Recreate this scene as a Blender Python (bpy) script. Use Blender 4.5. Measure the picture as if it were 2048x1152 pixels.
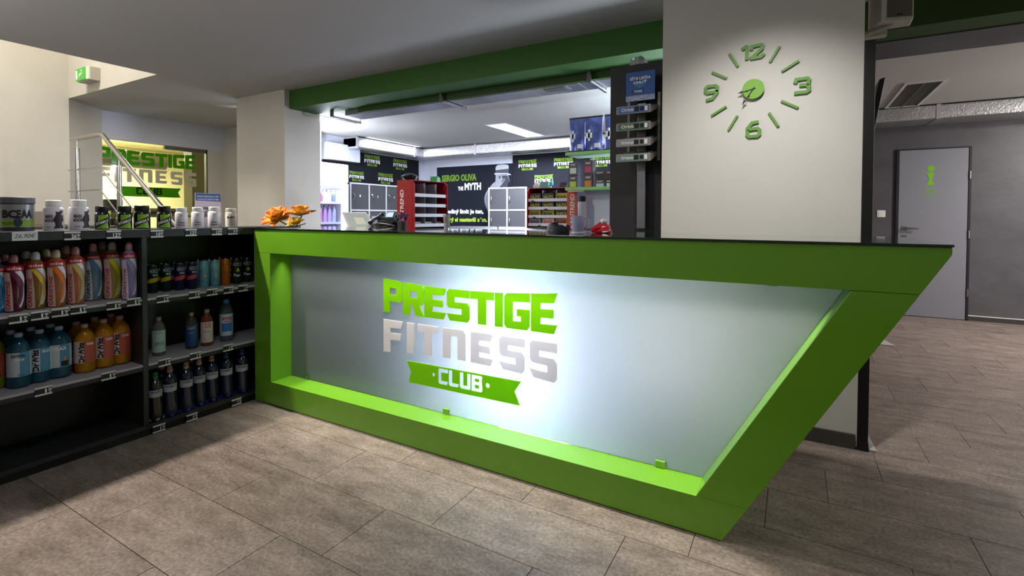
import bpy, bmesh, math, random
from mathutils import Vector, Matrix
random.seed(7)
PI = math.pi
SC = bpy.context.scene
COL = SC.collection
for o in list(bpy.data.objects): bpy.data.objects.remove(o)

# ------------------------------------------------------------------ camera
FPX, YAW, PIT, CY, ROLL, CX = 997.44, math.radians(29.993), math.radians(1.3233), 455.17, math.radians(0.1703), 1014.44
EYE = Vector((0, 0, 1.22))
_F0 = Vector((-math.sin(YAW), math.cos(YAW), 0)); _R0 = Vector((math.cos(YAW), math.sin(YAW), 0)); _U0 = Vector((0, 0, 1))
FW = _F0*math.cos(PIT) - _U0*math.sin(PIT); _U = _U0*math.cos(PIT) + _F0*math.sin(PIT)
RT = _R0*math.cos(ROLL) + _U*math.sin(ROLL); UP = _U*math.cos(ROLL) - _R0*math.sin(ROLL)
cam = bpy.data.cameras.new('camera'); camo = bpy.data.objects.new('camera', cam); COL.objects.link(camo)
cam.sensor_width = 36; cam.lens = 36*FPX/2048
cam.shift_x = (1024-CX)/2048; cam.shift_y = (CY-576)/2048
cam.clip_start = 0.02; cam.clip_end = 100
camo.matrix_world = Matrix(((RT.x, UP.x, -FW.x, EYE.x), (RT.y, UP.y, -FW.y, EYE.y), (RT.z, UP.z, -FW.z, EYE.z), (0, 0, 0, 1)))
SC.camera = camo

def at(px, py, X=None, Y=None, Z=None):
    """world point seen at a photo pixel, on the real plane X=, Y= or Z="""
    r = FW + RT*((px-CX)/FPX) + UP*((CY-py)/FPX)
    t = (X-EYE.x)/r.x if X is not None else (Y-EYE.y)/r.y if Y is not None else (Z-EYE.z)/r.z
    return EYE + r*t

def proj(p):
    v = Vector(p)-EYE; d = v.dot(FW)
    if d < 0.05: return None
    return (CX+FPX*v.dot(RT)/d, CY-FPX*v.dot(UP)/d)

# ------------------------------------------------------------------ view, world, lights
SC.view_settings.view_transform = 'Standard'; SC.view_settings.look = 'None'
SC.view_settings.gamma = 1; SC.view_settings.use_curve_mapping = False
SC.view_settings.exposure = 0.0
w = bpy.data.worlds.new('world'); SC.world = w; w.use_nodes = True
w.node_tree.nodes['Background'].inputs[0].default_value = (0.9, 0.92, 1.0, 1)
w.node_tree.nodes['Background'].inputs[1].default_value = 0.45

def area(name, loc, power, size, size_y=None, col=(1, 1, 1), rot=(0, 0, 0), spread=None):
    l = bpy.data.lights.new(name, 'AREA'); l.energy = power; l.size = size; l.color = col
    if size_y: l.shape = 'RECTANGLE'; l.size_y = size_y
    if spread: l.spread = math.radians(spread)
    o = bpy.data.objects.new(name, l); COL.objects.link(o); o.location = loc; o.rotation_euler = rot
    return o
WARM = (1.0, 0.90, 0.78); COOL = (0.80, 0.87, 1.0); NEUT = (1.0, 0.97, 0.93)
def point_fill(name, loc, power, r, col):
    l = bpy.data.lights.new(name, 'POINT'); l.energy = power; l.shadow_soft_size = r; l.color = col
    o = bpy.data.objects.new(name, l); COL.objects.link(o); o.location = loc; return o
def spot(name, loc, target, power, angle, blend, r, col):
    l = bpy.data.lights.new(name, 'SPOT'); l.energy = power; l.spot_size = math.radians(angle); l.spot_blend = blend; l.shadow_soft_size = r; l.color = col
    o = bpy.data.objects.new(name, l); COL.objects.link(o); o.location = loc
    o.rotation_euler = (Vector(target)-Vector(loc)).to_track_quat('-Z', 'Y').to_euler(); return o
area('hall_downlight', (-3.62, 1.30, 2.66), 86, 0.10, col=WARM)                    # the lamp over the product shelf
point_fill('hall_fill', (-4.7, -0.2, 2.15), 62, 0.18, NEUT)  # added fill light without a fixture, brightens the hall ceiling
point_fill('hall_fill_centre', (-1.6, 0.75, 2.30), 17, 0.15, (.92, .95, 1.0))  # added bluish fill above the view, lifts the ceiling before the beam
point_fill('hall_fill_right', (2.6, -1.4, 2.2), 16, 0.18, NEUT)  # weak added fill on the right, out of view, no lamp body
spot('pillar_washer', (-0.15, 2.14, 2.68), (-0.15, 3.17, 0.95), 150, 82, 1.0, 0.06, (1.0, 0.97, 0.92))
area('stair_lamp', (-6.6, 0.9, 4.6), 115, 0.7, col=(1, .93, .80))
area('bar_lamp', (-3.62, 6.55, 2.46), 190, 0.28, 1.15, col=COOL)
area('bar_lamp_left', (-6.12, 6.55, 2.46), 80, 0.20, 1.15, col=COOL)
area('bar_lamp_near', (-5.45, 4.66, 2.46), 80, 0.28, 0.5, col=COOL)
area('bar_lamp_right', (-1.2, 6.0, 2.46), 130, 0.28, 1.15, col=COOL)
point_fill('bar_fill', (-0.5, 5.2, 1.9), 190, 0.12, COOL)  # added point light hidden behind the pillar, brightens the bar ceiling
point_fill('bar_fill_left', (-5.72, 4.55, 2.1), 70, 0.08, COOL)  # second added bar light, kept out of sight by the white column
area('corridor_lamp', (2.9, 6.2, 2.47), 70, 0.6, 0.6, col=(1, .93, .88))
point_fill('corridor_fill', (3.6, 5.6, 1.8), 120, 0.15, NEUT)  # added fill out of view for the corridor ceiling, no fixture
area('gym_lamp', (-11.6, 4.2, 2.60), 420, 0.3, 1.6, col=(1, .92, .62))
area('landing_lamp', (-7.2, 3.6, 2.66), 12, 0.3, col=WARM)
# lamps inside the counter's light box and the strip in its recess
area('counter_lightbox_lamp', (-1.24, 2.43, 0.56), 72, 0.42, 0.58, col=(0.72, 0.79, 1.0), rot=(-PI/2, 0, 0))
area('counter_lightbox_fill', (-0.42, 2.55, 0.66), 4.6, 0.42, 0.36, col=(1.0, 0.97, 0.88), rot=(-PI/2, 0, 0))
area('counter_recess_strip', (-1.40, 2.085, 0.966), 8.5, 2.95, 0.02, col=(1.0, 0.98, 0.86), spread=75)

# ------------------------------------------------------------------ materials
def hexc(h):
    h = h.lstrip('#'); c = [int(h[i:i+2], 16)/255 for i in (0, 2, 4)]
    return tuple(x/12.92 if x <= .04045 else ((x+.055)/1.055)**2.4 for x in c)+(1,)
_m = {}
def mat(key, col='#808080', rough=.5, metal=0., coat=0., trans=0., ior=1.45, noise=0., nscale=8., bump=0., bscale=60., emit=None, estr=1., col2=None, nstretch=None, spec=None, alpha=None, rnd=0.):
    if key in _m: return _m[key]
    m = bpy.data.materials.new(key); m.use_nodes = True; nt = m.node_tree; b = nt.nodes['Principled BSDF']
    c = hexc(col) if isinstance(col, str) else col
    b.inputs['Base Color'].default_value = c; b.inputs['Roughness'].default_value = rough; b.inputs['Metallic'].default_value = metal
    b.inputs['Coat Weight'].default_value = coat; b.inputs['Coat Roughness'].default_value = .06
    b.inputs['Transmission Weight'].default_value = trans; b.inputs['IOR'].default_value = ior
    if spec is not None: b.inputs['Specular IOR Level'].default_value = spec
    if alpha is not None: b.inputs['Alpha'].default_value = alpha
    if emit: b.inputs['Emission Color'].default_value = hexc(emit); b.inputs['Emission Strength'].default_value = estr
    if noise or bump or col2:
        g = nt.nodes.new('ShaderNodeNewGeometry'); mp = nt.nodes.new('ShaderNodeMapping')
        nt.links.new(g.outputs['Position'], mp.inputs[0])
        if nstretch: mp.inputs['Scale'].default_value = nstretch
    if noise or col2:
        n = nt.nodes.new('ShaderNodeTexNoise'); n.inputs['Scale'].default_value = nscale; n.inputs['Detail'].default_value = 6; n.inputs['Roughness'].default_value = .65
        nt.links.new(mp.outputs[0], n.inputs['Vector'])
        r = nt.nodes.new('ShaderNodeMix'); r.data_type = 'RGBA'
        mr = nt.nodes.new('ShaderNodeMapRange'); mr.inputs[1].default_value = .33; mr.inputs[2].default_value = .67
        nt.links.new(n.outputs['Fac'], mr.inputs[0])
        if rnd:
            oi = nt.nodes.new('ShaderNodeObjectInfo'); ml = nt.nodes.new('ShaderNodeMath'); ml.operation = 'MULTIPLY_ADD'
            ml.inputs[1].default_value = rnd; nt.links.new(oi.outputs['Random'], ml.inputs[0]); nt.links.new(mr.outputs[0], ml.inputs[2])
            sb = nt.nodes.new('ShaderNodeMath'); sb.operation = 'SUBTRACT'; sb.inputs[1].default_value = rnd/2; sb.use_clamp = True
            nt.links.new(ml.outputs[0], sb.inputs[0]); nt.links.new(sb.outputs[0], r.inputs['Factor'])
        else: nt.links.new(mr.outputs[0], r.inputs['Factor'])
        if col2: c1, c2 = c, hexc(col2)
        else: c1 = tuple(x*(1-noise) for x in c[:3])+(1,); c2 = tuple(min(1, x*(1+noise)) for x in c[:3])+(1,)
        r.inputs['A'].default_value = c1; r.inputs['B'].default_value = c2
        nt.links.new(r.outputs['Result'], b.inputs['Base Color'])
    if bump:
        n2 = nt.nodes.new('ShaderNodeTexNoise'); n2.inputs['Scale'].default_value = bscale; n2.inputs['Detail'].default_value = 4
        nt.links.new(mp.outputs[0], n2.inputs['Vector']); bp = nt.nodes.new('ShaderNodeBump'); bp.inputs['Strength'].default_value = bump; bp.inputs['Distance'].default_value = .01
        nt.links.new(n2.outputs['Fac'], bp.inputs['Height']); nt.links.new(bp.outputs[0], b.inputs['Normal'])
    _m[key] = m; return m

def trans_mat(key, col, gloss=.12, grough=.12, diff=.35):
    """frosted sheet: part diffuse, part translucent, with a glossy face"""
    if key in _m: return _m[key]
    m = bpy.data.materials.new(key); m.use_nodes = True; nt = m.node_tree; nt.nodes.clear()
    out = nt.nodes.new('ShaderNodeOutputMaterial'); c = hexc(col)
    d = nt.nodes.new('ShaderNodeBsdfDiffuse'); d.inputs[0].default_value = c
    t = nt.nodes.new('ShaderNodeBsdfTranslucent'); t.inputs[0].default_value = c
    g = nt.nodes.new('ShaderNodeBsdfGlossy'); g.inputs['Roughness'].default_value = grough
    a = nt.nodes.new('ShaderNodeMixShader'); a.inputs[0].default_value = 1-diff
    nt.links.new(d.outputs[0], a.inputs[1]); nt.links.new(t.outputs[0], a.inputs[2])
    b = nt.nodes.new('ShaderNodeMixShader'); fr = nt.nodes.new('ShaderNodeFresnel'); fr.inputs[0].default_value = 1.45
    mu = nt.nodes.new('ShaderNodeMath'); mu.operation = 'MULTIPLY'; mu.inputs[1].default_value = gloss*8; mu.use_clamp = True
    nt.links.new(fr.outputs[0], mu.inputs[0]); nt.links.new(mu.outputs[0], b.inputs[0])
    nt.links.new(a.outputs[0], b.inputs[1]); nt.links.new(g.outputs[0], b.inputs[2]); nt.links.new(b.outputs[0], out.inputs[0])
    _m[key] = m; return m

def pane_mat(key, tint='#ffffff', refl=1.0):
    """clear thin pane: transparent with fresnel reflection"""
    if key in _m: return _m[key]
    m = bpy.data.materials.new(key); m.use_nodes = True; nt = m.node_tree; nt.nodes.clear()
    out = nt.nodes.new('ShaderNodeOutputMaterial'); t = nt.nodes.new('ShaderNodeBsdfTransparent'); t.inputs[0].default_value = hexc(tint)
    g = nt.nodes.new('ShaderNodeBsdfGlossy'); g.inputs['Roughness'].default_value = .02
    fr = nt.nodes.new('ShaderNodeFresnel'); fr.inputs[0].default_value = 1.4; mu = nt.nodes.new('ShaderNodeMath'); mu.operation = 'MULTIPLY'; mu.inputs[1].default_value = refl
    b = nt.nodes.new('ShaderNodeMixShader'); nt.links.new(fr.outputs[0], mu.inputs[0]); nt.links.new(mu.outputs[0], b.inputs[0])
    nt.links.new(t.outputs[0], b.inputs[1]); nt.links.new(g.outputs[0], b.inputs[2]); nt.links.new(b.outputs[0], out.inputs[0])
    _m[key] = m; return m

WALL = mat('white_wall', '#c9c5bd', .85, noise=.03, nscale=2.5, bump=.05, bscale=150)
CEIL = mat('ceiling_paint', '#c4c2c0', .9, noise=.02, nscale=1.5)
PILL = mat('pillar_paint', '#bdbbb6', .85, noise=.025, nscale=2, bump=.04, bscale=200)
BLUEW = mat('pale_blue_wall', '#c7cbd8', .85)
CREAM = mat('cream_wall', '#e9e0b8', .9, noise=.03)
GREEN = mat('green_lacquer', '#6ca626', .16, coat=.3, noise=.03, nscale=3)
BEAMG = mat('green_paint', '#31621a', .55, noise=.03)
SOFG = mat('pale_green_paint', '#5f8f4a', .5)
DKGREEN = mat('dark_green_paint', '#2c4a16', .6)
BLACK = mat('black_lacquer', '#0b0b0c', .45)
CHAR = mat('charcoal_laminate', '#26262a', .5, noise=.06, nscale=30)
SHELFG = mat('grey_shelf_laminate', '#a8a4ac', .45)
STEEL = mat('brushed_steel', '#b5b3b0', .25, 1., noise=.05, nscale=20)
DSTEEL = mat('dark_steel', '#6c6a6c', .35, 1.)
FOIL = mat('duct_foil', '#c9c8ca', .36, .75, noise=.18, nscale=30, bump=.55, bscale=55)
WHITE = mat('white_plastic', '#e6e4e2', .4)
OFFW = mat('off_white_plastic', '#b9b6ac', .45)
CONC = mat('grey_stucco', '#57555a', .42, noise=.16, nscale=2.2, bump=.12, bscale=14, nstretch=(1, 1, 1.6))
GRAN = mat('granite_skirting', '#3e3b38', .5, noise=.5, nscale=160)
DOORM = mat('grey_door_paint', '#83848e', .45)
PRINT_W = mat('print_white', '#e8e8ea', .6)
PRINT_K = mat('print_black', '#111113', .6)
PRINT_G = mat('print_green', '#66862c', .8, spec=.2)
PRINT_R = mat('print_red', '#b01a22', .5)
DKPANEL = mat('dark_vinyl', '#16171f', .85, noise=.06, nscale=1.5, spec=.25)
RED = mat('red_plastic', '#9c1420', .3, coat=.2)
CLRPL = pane_mat('clear_plastic', '#e9eef4', 1.0)

# ------------------------------------------------------------------ mesh helpers
class MB:
    def __init__(s): s.v = []; s.f = []; s.mi = []
    def add(s, vs, fs, k=0):
        n = len(s.v); s.v += [tuple(v) for v in vs]; s.f += [tuple(i+n for i in f) for f in fs]; s.mi += [k]*len(fs); return s
    def box(s, x0, x1, y0, y1, z0, z1, k=0):
        v = [(x0, y0, z0), (x1, y0, z0), (x1, y1, z0), (x0, y1, z0), (x0, y0, z1), (x1, y0, z1), (x1, y1, z1), (x0, y1, z1)]
        return s.add(v, [(0, 3, 2, 1), (4, 5, 6, 7), (0, 1, 5, 4), (1, 2, 6, 5), (2, 3, 7, 6), (3, 0, 4, 7)], k)
    def prism(s, poly, O, u, v, n, t, k=0):
        """poly in (u,v) coordinates at O, extruded by t along n"""
        O, u, v, n = Vector(O), Vector(u), Vector(v), Vector(n)
        a = [O+u*p[0]+v*p[1] for p in poly]; b = [p+n*t for p in a]; m = len(a)
        return s.add(a+b, [tuple(range(m))[::-1], tuple(range(m, 2*m))]+[(i, (i+1) % m, (i+1) % m+m, i+m) for i in range(m)], k)
    def lathe(s, prof, seg=20, O=(0, 0, 0), k=0, sy=1.):
        O = Vector(O); vs = []; fs = []
        for r, z in prof:
            for i in range(seg):
                a = 2*PI*i/seg; vs.append((O.x+r*math.cos(a), O.y+r*math.sin(a)*sy, O.z+z))
        for j in range(len(prof)-1):
            for i in range(seg):
                i2 = (i+1) % seg; fs.append((j*seg+i, j*seg+i2, (j+1)*seg+i2, (j+1)*seg+i))
        fs.append(tuple(range(seg))[::-1]); fs.append(tuple(range((len(prof)-1)*seg, len(prof)*seg)))
        return s.add(vs, fs, k)
    def tube(s, pts, r, seg=10, k=0):
        pts = [Vector(p) for p in pts]; vs = []; fs = []; n = len(pts); prev = None
        rr = r if isinstance(r, (list, tuple)) else [r]*n
        for i, p in enumerate(pts):
            d = (pts[min(i+1, n-1)]-pts[max(i-1, 0)]).normalized()
            if prev is None:
                a = Vector((0, 0, 1)) if abs(d.z) < .9 else Vector((1, 0, 0)); x = d.cross(a).normalized()
            else: x = (prev-d*prev.dot(d)).normalized()
            prev = x; y = d.cross(x)
            for j in range(seg):
                t = 2*PI*j/seg; vs.append(p+(x*math.cos(t)+y*math.sin(t))*rr[i])
        for i in range(n-1):
            for j in range(seg): fs.append((i*seg+j, i*seg+(j+1) % seg, (i+1)*seg+(j+1) % seg, (i+1)*seg+j))
        fs.append(tuple(range(seg))[::-1]); fs.append(tuple(range((n-1)*seg, n*seg)))
        return s.add(vs, fs, k)
    def bar(s, a, b, w, h, k=0):
        """square bar from a to b, width w (horizontal), height h"""
        a, b = Vector(a), Vector(b); d = (b-a).normalized(); up = Vector((0, 0, 1)) if abs(d.z) < .95 else Vector((0, 1, 0))
        x = d.cross(up).normalized(); y = x.cross(d)
        c = [x*sx*w/2+y*sy*h/2 for sx, sy in ((-1, -1), (1, -1), (1, 1), (-1, 1))]
        return s.add([a+q for q in c]+[b+q for q in c], [(3, 2, 1, 0), (4, 5, 6, 7), (0, 1, 5, 4), (1, 2, 6, 5), (2, 3, 7, 6), (3, 0, 4, 7)], k)
    def build(s, name, m, parent=None, smooth=False, bevel=0., kind=None):
        me = bpy.data.meshes.new(name); me.from_pydata(s.v, [], s.f)
        for q in (m if isinstance(m, (list, tuple)) else [m]): me.materials.append(q)
        if any(s.mi): me.polygons.foreach_set('material_index', s.mi)
        bm = bmesh.new(); bm.from_mesh(me); bmesh.ops.recalc_face_normals(bm, faces=bm.faces); bm.to_mesh(me); bm.free()
        o = bpy.data.objects.new(name, me); COL.objects.link(o)
        if smooth:
            me.polygons.foreach_set('use_smooth', [True]*len(me.polygons))
            md = o.modifiers.new('edges', 'EDGE_SPLIT'); md.split_angle = math.radians(38)
        if bevel:
            b = o.modifiers.new('bevel', 'BEVEL'); b.width = bevel; b.segments = 2; b.limit_method = 'ANGLE'
        if parent: o.parent = parent
        if kind: o['kind'] = kind
        return o

def tag(o, label, cat, group=None, kind=None):
    o['label'] = label; o['category'] = cat
    if group: o['group'] = group
    if kind: o['kind'] = kind
    return o
def thing(name, label, cat, loc=(0, 0, 0), rz=0, group=None):
    o = bpy.data.objects.new(name, None); COL.objects.link(o); o.location = loc; o.rotation_euler = (0, 0, rz); o.empty_display_size = .05
    return tag(o, label, cat, group)
def struct(name, mb, m, **k):
    o = mb.build(name, m, **k); o['kind'] = 'structure'; return o
def sbox(name, b, m, **k): return struct(name, MB().box(*b), m, **k)
def copy_tree(o, label=None, loc=None, rz=None, parent=None):
    c = o.copy(); COL.objects.link(c)
    if parent: c.parent = parent
    for ch in o.children: copy_tree(ch, parent=c)
    if label: c['label'] = label
    if loc is not None: c.location = loc
    if rz is not None: c.rotation_euler = (0, 0, rz)
    return c

# text -> flat mesh, fitted in a w x h cell
_tc = {}
def text_geo(s, bold=.02, res=2):
    key = (s, bold)
    if key not in _tc:
        cu = bpy.data.curves.new('t', 'FONT'); cu.body = s; cu.size = 1; cu.resolution_u = res; cu.offset = bold; cu.fill_mode = 'FRONT'; cu.dimensions = '2D'
        o = bpy.data.objects.new('t', cu); COL.objects.link(o)
        dg = bpy.context.evaluated_depsgraph_get(); me = o.evaluated_get(dg).to_mesh()
        vs = [tuple(v.co) for v in me.vertices]; fs = [tuple(p.vertices) for p in me.polygons]
        o.evaluated_get(dg).to_mesh_clear(); bpy.data.objects.remove(o); bpy.data.curves.remove(cu)
        x0 = min(v[0] for v in vs); x1 = max(v[0] for v in vs); y0 = min(v[1] for v in vs); y1 = max(v[1] for v in vs)
        _tc[key] = ([((v[0]-x0)/(x1-x0), (v[1]-y0)/(y1-y0)) for v in vs], fs)
    return _tc[key]
def flat_text(mb, s, O, u, v, w, h, bold=.02, k=0):
    vs, fs = text_geo(s, bold); O, u, v = Vector(O), Vector(u), Vector(v)
    mb.add([O+u*(a*w)+v*(b*h) for a, b in vs], fs, k); return mb

def rad_at(prof, z):
    for (r0, z0), (r1, z1) in zip(prof, prof[1:]):
        if z0 <= z <= z1 and z1 > z0: return r0+(r1-r0)*(z-z0)/(z1-z0)
    return prof[-1][0]
def patch(mb, prof, z0, z1, a0, a1, nz=8, na=8, eps=.0007, k=0):
    """label on a turned surface; a0,a1 may be functions of t in 0..1 (angles, 0 = +X)"""
    vs = []; fs = []
    for j in range(nz+1):
        t = j/nz; z = z0+(z1-z0)*t; r = rad_at(prof, z)+eps
        A0 = a0(t) if callable(a0) else a0; A1 = a1(t) if callable(a1) else a1
        for i in range(na+1):
            a = A0+(A1-A0)*i/na; vs.append((r*math.cos(a), r*math.sin(a), z))
    for j in range(nz):
        for i in range(na): q = j*(na+1)+i; fs.append((q, q+1, q+na+2, q+na+1))
    return mb.add(vs, fs, k)
def wrap_text(mb, s, prof, zc, ac, w, h, vertical=False, eps=.0014, bold=.03, k=0, slant=0.):
    vs, fs = text_geo(s, bold); out = []
    rm = rad_at(prof, zc)
    for a, b in vs:
        x = (a-.5)*w; y = (b-.5)*h+slant*x
        if vertical: x, y = -y, x
        z = zc+y; r = rad_at(prof, z)+eps; an = ac+x/rm
        out.append((r*math.cos(an), r*math.sin(an), z))
    return mb.add(out, fs, k)

# block letters of the club's sign (convex pieces in a unit cell)
_box = lambda x0, y0, x1, y1: [(x0, y0), (x1, y0), (x1, y1), (x0, y1)]
GL = {
 'P': [_box(0, 0, .35, 1), [(.35, .76), (1, .76), (1, .9), (.9, 1), (.35, 1)], _box(.69, .56, 1, .76), [(.35, .34), (.9, .34), (1, .44), (1, .56), (.35, .56)]],
 'R': [_box(0, 0, .35, 1), [(.35, .76), (1, .76), (1, .9), (.9, 1), (.35, 1)], _box(.69, .56, 1, .76), [(.35, .36), (.9, .36), (1, .46), (1, .56), (.35, .56)], [(.62, 0), (1.02, 0), (.78, .36), (.42, .36)]],
 'E': [_box(0, 0, .36, 1), [(.36, .76), (.88, .76), (1.0, 1), (.36, 1)], _box(.36, .38, .86, .6), [(.36, 0), (.88, 0), (1.0, .22), (.36, .22)]],
 'S': [[(0, .76), (1, .76), (1, 1), (.1, 1), (0, .9)], _box(0, .6, .34, .76), [(0, .5), (.1, .4), (1, .4), (1, .5), (.9, .6), (0, .6)], _box(.66, .22, 1, .4), [(.0, .22), (.14, 0), (.9, 0), (1, .1), (1, .22)]],
 'T': [_box(0, .76, 1, 1), _box(.33, 0, .68, .76)],
 'I': [_box(0, 0, 1, 1)],
 'G': [[(0, .76), (1, .76), (1, 1), (.1, 1), (0, .9)], _box(0, .22, .34, .76), [(0, .1), (.1, 0), (.9, 0), (1, .1), (1, .22), (0, .22)], _box(.66, .22, 1, .56), _box(.5, .36, .66, .56)],
 'F': [_box(0, 0, .36, 1), [(.36, .76), (.92, .76), (1.0, 1), (.36, 1)], [(.36, .38), (.88, .38), (.92, .6), (.36, .6)]],
 'N': [_box(0, 0, .34, .76), [(0, .76), (1, .76), (1, .9), (.9, 1), (0, 1)], _box(.66, 0, 1, .76)],
 'C': [[(0, .76), (1, .76), (1, 1), (.1, 1), (0, .9)], _box(0, .22, .34, .76), [(0, .1), (.1, 0), (.9, 0), (1, .22), (0, .22)]],
 'L': [_box(0, .1, .36, 1), [(0, .1), (.1, 0), (.9, 0), (1, .22), (0, .22)]],
 'U': [_box(0, .22, .34, 1), _box(.66, .22, 1, 1), [(0, .1), (.1, 0), (.9, 0), (1, .1), (1, .22), (0, .22)]],
 'B': [_box(0, 0, .34, 1), [(.34, .78), (.9, .78), (1, .86), (1, .92), (.9, 1), (.34, 1)], _box(.68, .6, .95, .78), _box(.34, .4, .97, .6), _box(.68, .2, 1, .4), [(.34, 0), (.9, 0), (1, .1), (1, .2), (.34, .2)]]}
# measured layout, metres on the counter glass, origin at the sign's centre line
SX = -1.519
LX = dict(p=[(-2.071, -1.927), (-1.922, -1.771), (-1.766, -1.619), (-1.614, -1.466), (-1.462, -1.317), (-1.311, -1.264), (-1.256, -1.112), (-1.105, -.966)],
          f=[(-2.07, -1.925), (-1.893, -1.841), (-1.814, -1.671), (-1.639, -1.493), (-1.458, -1.322), (-1.284, -1.141), (-1.111, -.967)],
          c=[(-1.671, -1.605), (-1.601, -1.533), (-1.528, -1.458), (-1.454, -1.385)])
def _q(x): return ((x-SX)/.552)**2
LT = dict(p=(lambda x: .829+.027*_q(x), lambda x: .661), f=(lambda x: .617, lambda x: .457-.030*_q(x)), c=(lambda x: .393, lambda x: .308))
WORD = dict(p='PRESTIGE', f='FITNESS', c='CLUB')
RIB = [[(-1.895, .400), (-1.862, .341), (-1.862, .400)], [(-1.862, .341), (-1.881, .280), (-1.862, .280)], [(-1.862, .400), (-1.862, .280), (-1.196, .282), (-1.196, .402)],
       [(-1.196, .402), (-1.196, .349), (-1.158, .404)], [(-1.196, .349), (-1.196, .282), (-1.166, .284)]]
def sign_pieces():
    """(row, letter, list of polygons) with x relative to the centre and z relative to .565"""
    out = []
    for r in 'pfc':
        for ch, (x0, x1) in zip(WORD[r], LX[r]):
            ps = []
            for poly in GL[ch]:
                q = []
                for a, b in poly:
                    x = x0+(x1-x0)*a; t, bo = LT[r][0](x), LT[r][1](x); q.append((x-SX, bo+(t-bo)*b-.565))
                ps.append(q)
            out.append((r, ch, ps))
    return out
def small_sign(name, O, u, v, n, s, parent, mg, mw, mk):
    """the sign as one flat print: green word, white word, green ribbon with dark CLUB"""
    mb = MB(); O, u, v, n = Vector(O), Vector(u), Vector(v), Vector(n)
    for poly in RIB: mb.add([O+u*((x-SX)*s)+v*((z-.565)*s) for x, z in poly], [tuple(range(len(poly)))], 0)
    for r, ch, ps in sign_pieces():
        for q in ps: mb.add([O+n*.0015+u*(x*s)+v*(z*s) for x, z in q], [tuple(range(len(q)))], {'p': 0, 'f': 1, 'c': 2}[r])
    return mb.build(name, [mg, mw, mk], parent)

# ================================================================== THE SETTING
# floor slab and its tiles
floor = sbox('floor', (-8.6, 5.1, -4.1, 7.95, -.12, -.0035), mat('grout', '#3a3530', .8))
TILE = mat('stone_tile', '#63574f', .42, col2='#a2938a', nscale=7.5, bump=.16, bscale=170, nstretch=(.6, 1.5, 1), rnd=.14)
for _nd in TILE.node_tree.nodes:
    if _nd.type == 'TEX_NOISE' and _nd.inputs['Scale'].default_value < 10: _nd.inputs['Detail'].default_value = 12; _nd.inputs['Roughness'].default_value = .78
_nt = TILE.node_tree                                   # fine speckle over the clouding
_n = _nt.nodes.new('ShaderNodeTexNoise'); _n.inputs['Scale'].default_value = 75; _n.inputs['Detail'].default_value = 5
_b = _nt.nodes['Principled BSDF']; _src = _b.inputs['Base Color'].links[0].from_socket
_mx = _nt.nodes.new('ShaderNodeMix'); _mx.data_type = 'RGBA'; _mx.blend_type = 'OVERLAY'; _mx.inputs['Factor'].default_value = .85
_g = _nt.nodes.new('ShaderNodeNewGeometry'); _nt.links.new(_g.outputs['Position'], _n.inputs['Vector'])
_nt.links.new(_src, _mx.inputs['A']); _nt.links.new(_n.outputs['Fac'], _mx.inputs['B']); _nt.links.new(_mx.outputs['Result'], _b.inputs['Base Color'])
TW, TL = .3285, .683
tm = MB().box(.0012, TL-.0012, .0012, TW-.0012, -.010, 0)
tile0 = tm.build('tile', TILE, floor, bevel=.0008)
first = True
for k in range(-3, 22):
    y = .866+TW*k; x0 = (-2.365+.2277*k) % TL
    for n in range(-7, 8):
        x = x0+TL*n
        if x+TL < -3.15 or x > 4.9 or y > 7.83: continue
        if y > 2.0 and x+TL < -.75: continue
        if y > 3.3 and x+TL < .30: continue
        pr = [proj((a, b, 0)) for a in (x, x+TL) for b in (y, y+TW)]
        if all(p is None for p in pr): continue
        q = [p for p in pr if p]
        if min(p[0] for p in q) > 2250 or max(p[0] for p in q) < -250 or min(p[1] for p in q) > 1500: continue
        if first: t = tile0; first = False
        else: t = tile0.copy(); COL.objects.link(t)
        t.location = (x, y, 0)

sbox('wall_left', (-8.14, -8.02, -4, 2.733, 0, 5.6), WALL)
struct('wall_left_corner', MB().prism([(-8.02, 2.733), (-8.5, 3.263), (-8.6, 3.263), (-8.14, 2.733)], (0, 0, 0), (1, 0, 0), (0, 1, 0), (0, 0, 1), 2.7), WALL)
sbox('wall_stair_head', (-8.02, -5.844, 2.733, 2.83, 2.7, 5.6), WALL)
sbox('wall_stair_side', (-5.844, -5.75, -2, 2.83, 2.8, 5.6), WALL)
sbox('wall_stair_rear', (-8.02, -5.844, -2.1, -2.0, 2.7, 5.6), WALL)
sbox('ceiling_stair', (-8.14, -5.75, -2.1, 2.83, 5.6, 5.7), CEIL)
struct('ceiling', MB().box(-5.844, 5.1, -4.1, 4.24, 2.7, 2.8).box(-8.6, -5.844, 2.736, 5.1, 2.701, 2.8).box(-8.14, -5.844, -4.1, -2.0, 2.7, 2.8), CEIL)
sbox('trim_beam_left', (-8.6, -8.5, 3.263, 5.0, 2.31, 2.7), BLUEW)
sbox('wall_window_side', (-8.6, -8.5, 4.724, 5.0, 0, 2.31), WALL)
sbox('wall_far_left', (-8.5, -6.162, 5.0, 5.1, 0, 2.7), WALL)
sbox('wall_column', (-6.162, -5.218, 3.793, 4.30, 0, 2.7), WALL)
sbox('trim_beam', (-5.218, -.723, 3.86, 4.24, 2.486, 2.7), BEAMG)
sbox('trim_beam_right', (.297, 5.1, 4.24, 4.5, 2.486, 2.7), DKGREEN)
sbox('trim_beam_fascia', (-4.45, -.723, 4.20, 4.245, 2.425, 2.486), DKGREEN)
sbox('trim_soffit_right', (.297, 5.1, 4.5, 4.97, 2.478, 2.5), CONC)
sbox('ceiling_back', (-6.5, 5.1, 4.245, 7.95, 2.5, 2.6), CEIL)
sbox('wall_pillar', (-.723, .297, 3.17, 4.24, 0, 2.7), PILL)
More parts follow.
